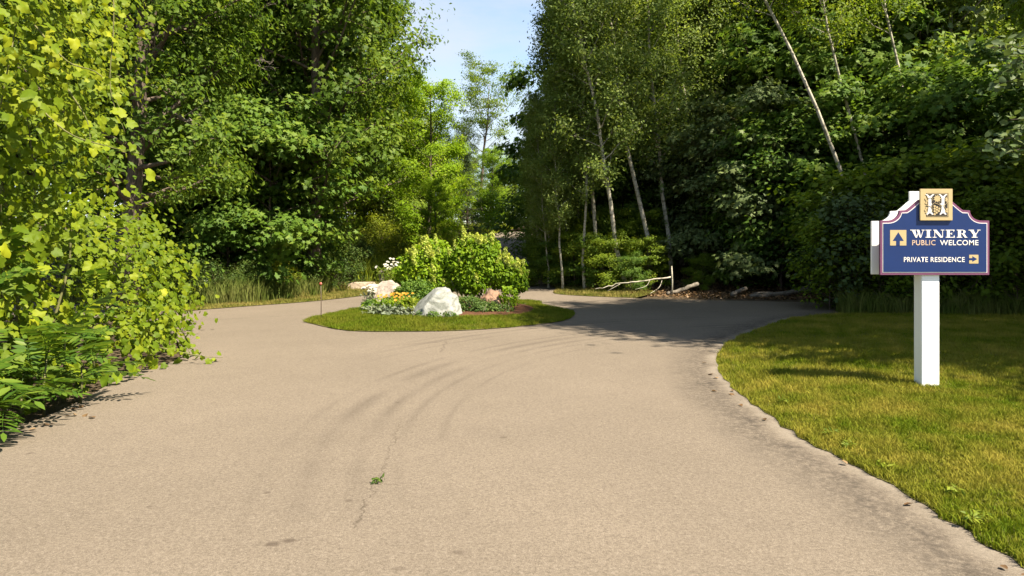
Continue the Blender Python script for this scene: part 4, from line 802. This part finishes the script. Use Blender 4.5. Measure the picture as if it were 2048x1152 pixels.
bmesh.ops.bevel(bm, geom=bm.edges[:], offset=.006, segments=2, affect='EDGES'); me = bpy.data.meshes.new('post'); bm.to_mesh(me); bm.free(); obj('post', me, postmat(), sign, (-.028, 0, 0))
def sxz(px, py): return ((px - 1869.5) * PXM, sz_(py))
def rectp(x0, y0, x1, y1): return [sxz(x0, y0), sxz(x1, y0), sxz(x1, y1), sxz(x0, y1)]
emb = extrude(rectp(1837.5, 378, 1902, 441), -.03, -.0065, 'emblem', gold, sign, .002, 'gold square emblem with white letter H and grapes')
for n_, a, b in (('emblem_line', (1849.5, 386.5, 1893.5, 434), -.0315), ('emblem_inner', (1850.6, 387.5, 1892.4, 433), -.0325), ('emblem_ground', (1851.6, 388.6, 1891.4, 432)
, -.0335)):
    extrude(rectp(*a), b, -.0301, n_, gold if n_ == 'emblem_inner' else blk, emb)
# emblem artwork, drawn in the 1317 x 1152 units of an 80 x 70 px field at (1830, 375)
E = lambda u, v: sxz(1830 + u * 80 / 1317, 375 + v * 70 / 1152)
def flat(name, polys, y, mat, parent, step=.0004):
    bm = bmesh.new()
    for i, p in enumerate(polys):
        f = bm.faces.new([bm.verts.new((x, y - i * step, z)) for x, z in p]); bm.normal_update()
        if f.normal.y > 0: f.normal_flip()
        rr_ = bmesh.ops.extrude_face_region(bm, geom=[f]); vs_ = [v for v in rr_['geom'] if isinstance(v, bmesh.types.BMVert)]; bmesh.ops.translate(bm, verts=vs_, vec=(0, .0025 + i * step, 0))
    bmesh.ops.recalc_face_normals(bm, faces=bm.faces[:]); me = bpy.data.meshes.new(name); bm.to_mesh(me); bm.free(); return obj(name, me, mat, parent)
def stem_poly(cx, w, cap):
    L = [(cx - w * 3.1, 240), (cx - w * 2.2, 222), (cx - w * .9, 262), (cx, 300), (cx + w * .9, 262), (cx + w * 2.2, 222), (cx + w * 3.1, 245), (cx + w * 1.9, 275), (cx + w, 360), (cx + w, 700), (cx + w * 1.5, 820), (cx + w * 2.6, 890), (cx + w * 1.6, 900), (cx + .3 * w, 850), (cx - .3 * w, 850), (cx - w * 1.8, 905), (cx - w * 2.5, 885), (cx - w * 1.5, 820), (cx - w, 700), (cx - w, 360), (cx - w * 1.9, 275)]
    return [E(*p) for p in L]
flat('letter', [stem_poly(432, 48, 1), stem_poly(862, 46, 1), [E(478, 520), E(510, 552), E(478, 590)], [E(816, 520), E(750, 545), E(816, 585)]], -.0342, letw, emb)
def disc(u, v, r): return [E(u + r * math.cos(a), v + r * math.sin(a)) for a in np.linspace(0, 2 * math.pi, 12, endpoint=False)]
gr = [(590, 620), (668, 655), (745, 700), (590, 700), (662, 735), (590, 785), (725, 780), (655, 830), (590, 880), (300, 380), (335, 445), (315, 520), (325, 685), (292, 748), (318, 820), (930, 765), (995, 720), (995, 795)]
for u, v in gr: flat('grape', [disc(u, v, 36)], -.0342, gold, emb)
lf_ = [E(675 + (135 if i % 2 == 0 else 85) * math.cos(i * math.pi / 9), 370 + (135 if i % 2 == 0 else 85) * math.sin(i * math.pi / 9)) for i in range(18)]
lf2 = [E(975 + (75 if i % 2 == 0 else 40) * math.cos(i * math.pi / 5) * .7, 400 + (105 if i % 2 == 0 else 55) * math.sin(i * math.pi / 5)) for i in range(10)]
for q_ in (lf_, lf2): flat('vine_leaf', [q_], -.0342, gold, emb)
g = Geo()
for pts in ([(520, 640), (530, 550), (590, 515), (680, 550), (740, 560), (750, 470)], [(300, 590), (400, 605), (480, 650), (515, 740), (490, 810)], [(330, 310), (370, 360), (470, 340), (520, 390), (500, 450)], [(730, 620), (820, 605), (930, 570), (1030, 450)], [(880, 620), (930, 680), (950, 740)]):
    q = smooth_line([(E(*p)[0], E(*p)[1]) for p in pts], 5); g.tube(np.column_stack([q[:, 0], np.full(len(q), -.0365), q[:, 1]]), .0022, 5)
obj('vine_line', g.mesh('vine_line'), gold, emb)

# arrows: gold squares with blue arrows
a1 = extrude(rectp(1779.5, 460, 1812, 491), -.008, -.0061, 'arrow_panel', gold, sign)
A1 = lambda u, v: sxz(1760 + u * .165, 370 + v * .165)
flat('arrow', [[A1(217, 572), A1(284, 678), A1(236, 678), A1(236, 735), A1(190, 735), A1(190, 678), A1(148, 678)]], -.0086, blu, a1)
a2 = extrude(rectp(1937.5, 509.5, 1956, 527), -.008, -.0061, 'arrow_panel', gold, sign)
flat('arrow', [[A1(1172, 898), A1(1113, 930), A1(1113, 912), A1(1074, 912), A1(1074, 886), A1(1113, 886), A1(1113, 862)]], -.0086, blu, a2)
# WINERY in fat-face capitals: polygons in units of the letter height, y up
def serif(x0, x1, top): y = (1 - .085, 1) if top else (0, .085); return [(x0, y[0]), (x1, y[0]), (x1, y[1]), (x0, y[1])]
FAT = {
 'W': (1.62, [[(.16, 1), (.56, 1), (.78, 0), (.62, 0)], [(.70, .0), (.78, .0), (.95, .62), (.90, .75)], [(.72, 1), (1.04, 1), (1.24, 0), (1.10, 0)], [(1.17, 0), (1.24, 0), (1.52, .94), (1.45, .94)], serif(.0, .66, 1), serif(1.30, 1.64, 1)]),
 'I': (.72, [[(.20, .05), (.54, .05), (.54, .95), (.20, .95)], serif(.04, .70, 1), serif(.04, .70, 0)]),
 'N': (1.42, [[(.26, .04), (.33, .04), (.33, .95), (.26, .95)], [(.10, 1), (.50, 1), (1.22, 0), (.92, 0)], [(1.15, .05), (1.22, .05), (1.22, .96), (1.15, .96)], serif(.06, .50, 0), serif(.98, 1.38, 1)]),
 'E': (1.18, [[(.18, .05), (.52, .05), (.52, .95), (.18, .95)], serif(.04, 1.04, 1), serif(.04, 1.08, 0), [(.94, .70), (1.04, .93), (.90, .93)], [(.92, .08), (1.08, .08), (1.0, .34)], [(.5, .46), (.76, .46), (.76, .54), (.5, .54)], [(.70, .36), (.76, .36), (.76, .64), (.70, .64)]]),
 'R': (1.30, [[(.18, .05), (.52, .05), (.52, .95), (.18, .95)], serif(.04, .80, 1), serif(.04, .66, 0), [(.74, .97), (.92, .93), (1.02, .84), (1.04, .74), (1.0, .62), (.88, .54), (.74, .50), (.74, .56), (.78, .64), (.79, .74), (.78, .85), (.74, .92)], [(.5, .48), (.74, .48), (.74, .54), (.5, .54)], [(.62, .5), (.90, .5), (1.16, .08), (1.30, .0), (.94, .0)]]),
 'Y': (1.36, [[(.12, 1), (.52, 1), (.86, .42), (.86, .36), (.52, .40)], [(.80, .42), (.86, .36), (1.20, .95), (1.12, .95)], [(.52, .05), (.86, .05), (.86, .40), (.52, .42)], serif(.0, .62, 1), serif(.98, 1.36, 1), serif(.36, 1.02, 0)])}
x0p, x1p, yb, yt = 1819.5, 1960, 475.3, 459.5
tot = sum(FAT[c][0] for c in 'WINERY') + .08 * 5; cur = 0
for c in 'WINERY':
    w_, ps = FAT[c]; sc_ = (x1p - x0p) / tot
    flat('letter', [[sxz(x0p + (cur + u) * sc_, yb + v * (yt - yb)) for u, v in p] for p in ps], -.0086, letw, sign, .00025); cur += w_ + .08
def words(txt, x0, x1, yb, yt, mat, name='lettering'):
    cu = bpy.data.curves.new('t', 'FONT'); cu.body = txt; cu.size = 1; cu.offset = .012; cu.extrude = 0; cu.space_character = 1.08; cu.resolution_u = 4
    to = bpy.data.objects.new('t', cu); C.objects.link(to); bpy.context.view_layer.update(); me = bpy.data.meshes.new_from_object(to.evaluated_get(bpy.context.evaluated_depsgraph_get()))
    bpy.data.objects.remove(to); co = np.zeros(len(me.vertices) * 3); me.vertices.foreach_get('co', co); co = co.reshape(-1, 3); mn, mx = co.min(0), co.max(0)
    (xa, za), (xb, zc) = sxz(x0, yb), sxz(x1, yt); u = (co - mn) / np.maximum(mx - mn, 1e-6)
    new = np.column_stack([xa + u[:, 0] * (xb - xa), np.full(len(u), -.0084), za + u[:, 1] * (zc - za)]); me.vertices.foreach_set('co', new.ravel().astype(np.float32)); me.update(); me.materials.clear()
    return obj(name, me, mat, sign)
crm = plain('lettering_cream', (.50, .36, .27), .45, .4, .3, 30)
for tx, xa_, xb_, ya_, yb_, mm in (('PUBLIC', 1823.5, 1870, 490.5, 480, crm), ('WELCOME', 1879, 1956, 490.5, 480, letw), ('PRIVATE', 1807, 1855, 524, 514, letw), ('RESIDENCE', 1860.5, 1928.5, 524, 514, letw)): words(tx, xa_, xb_, ya_, yb_, mm, 'lettering')
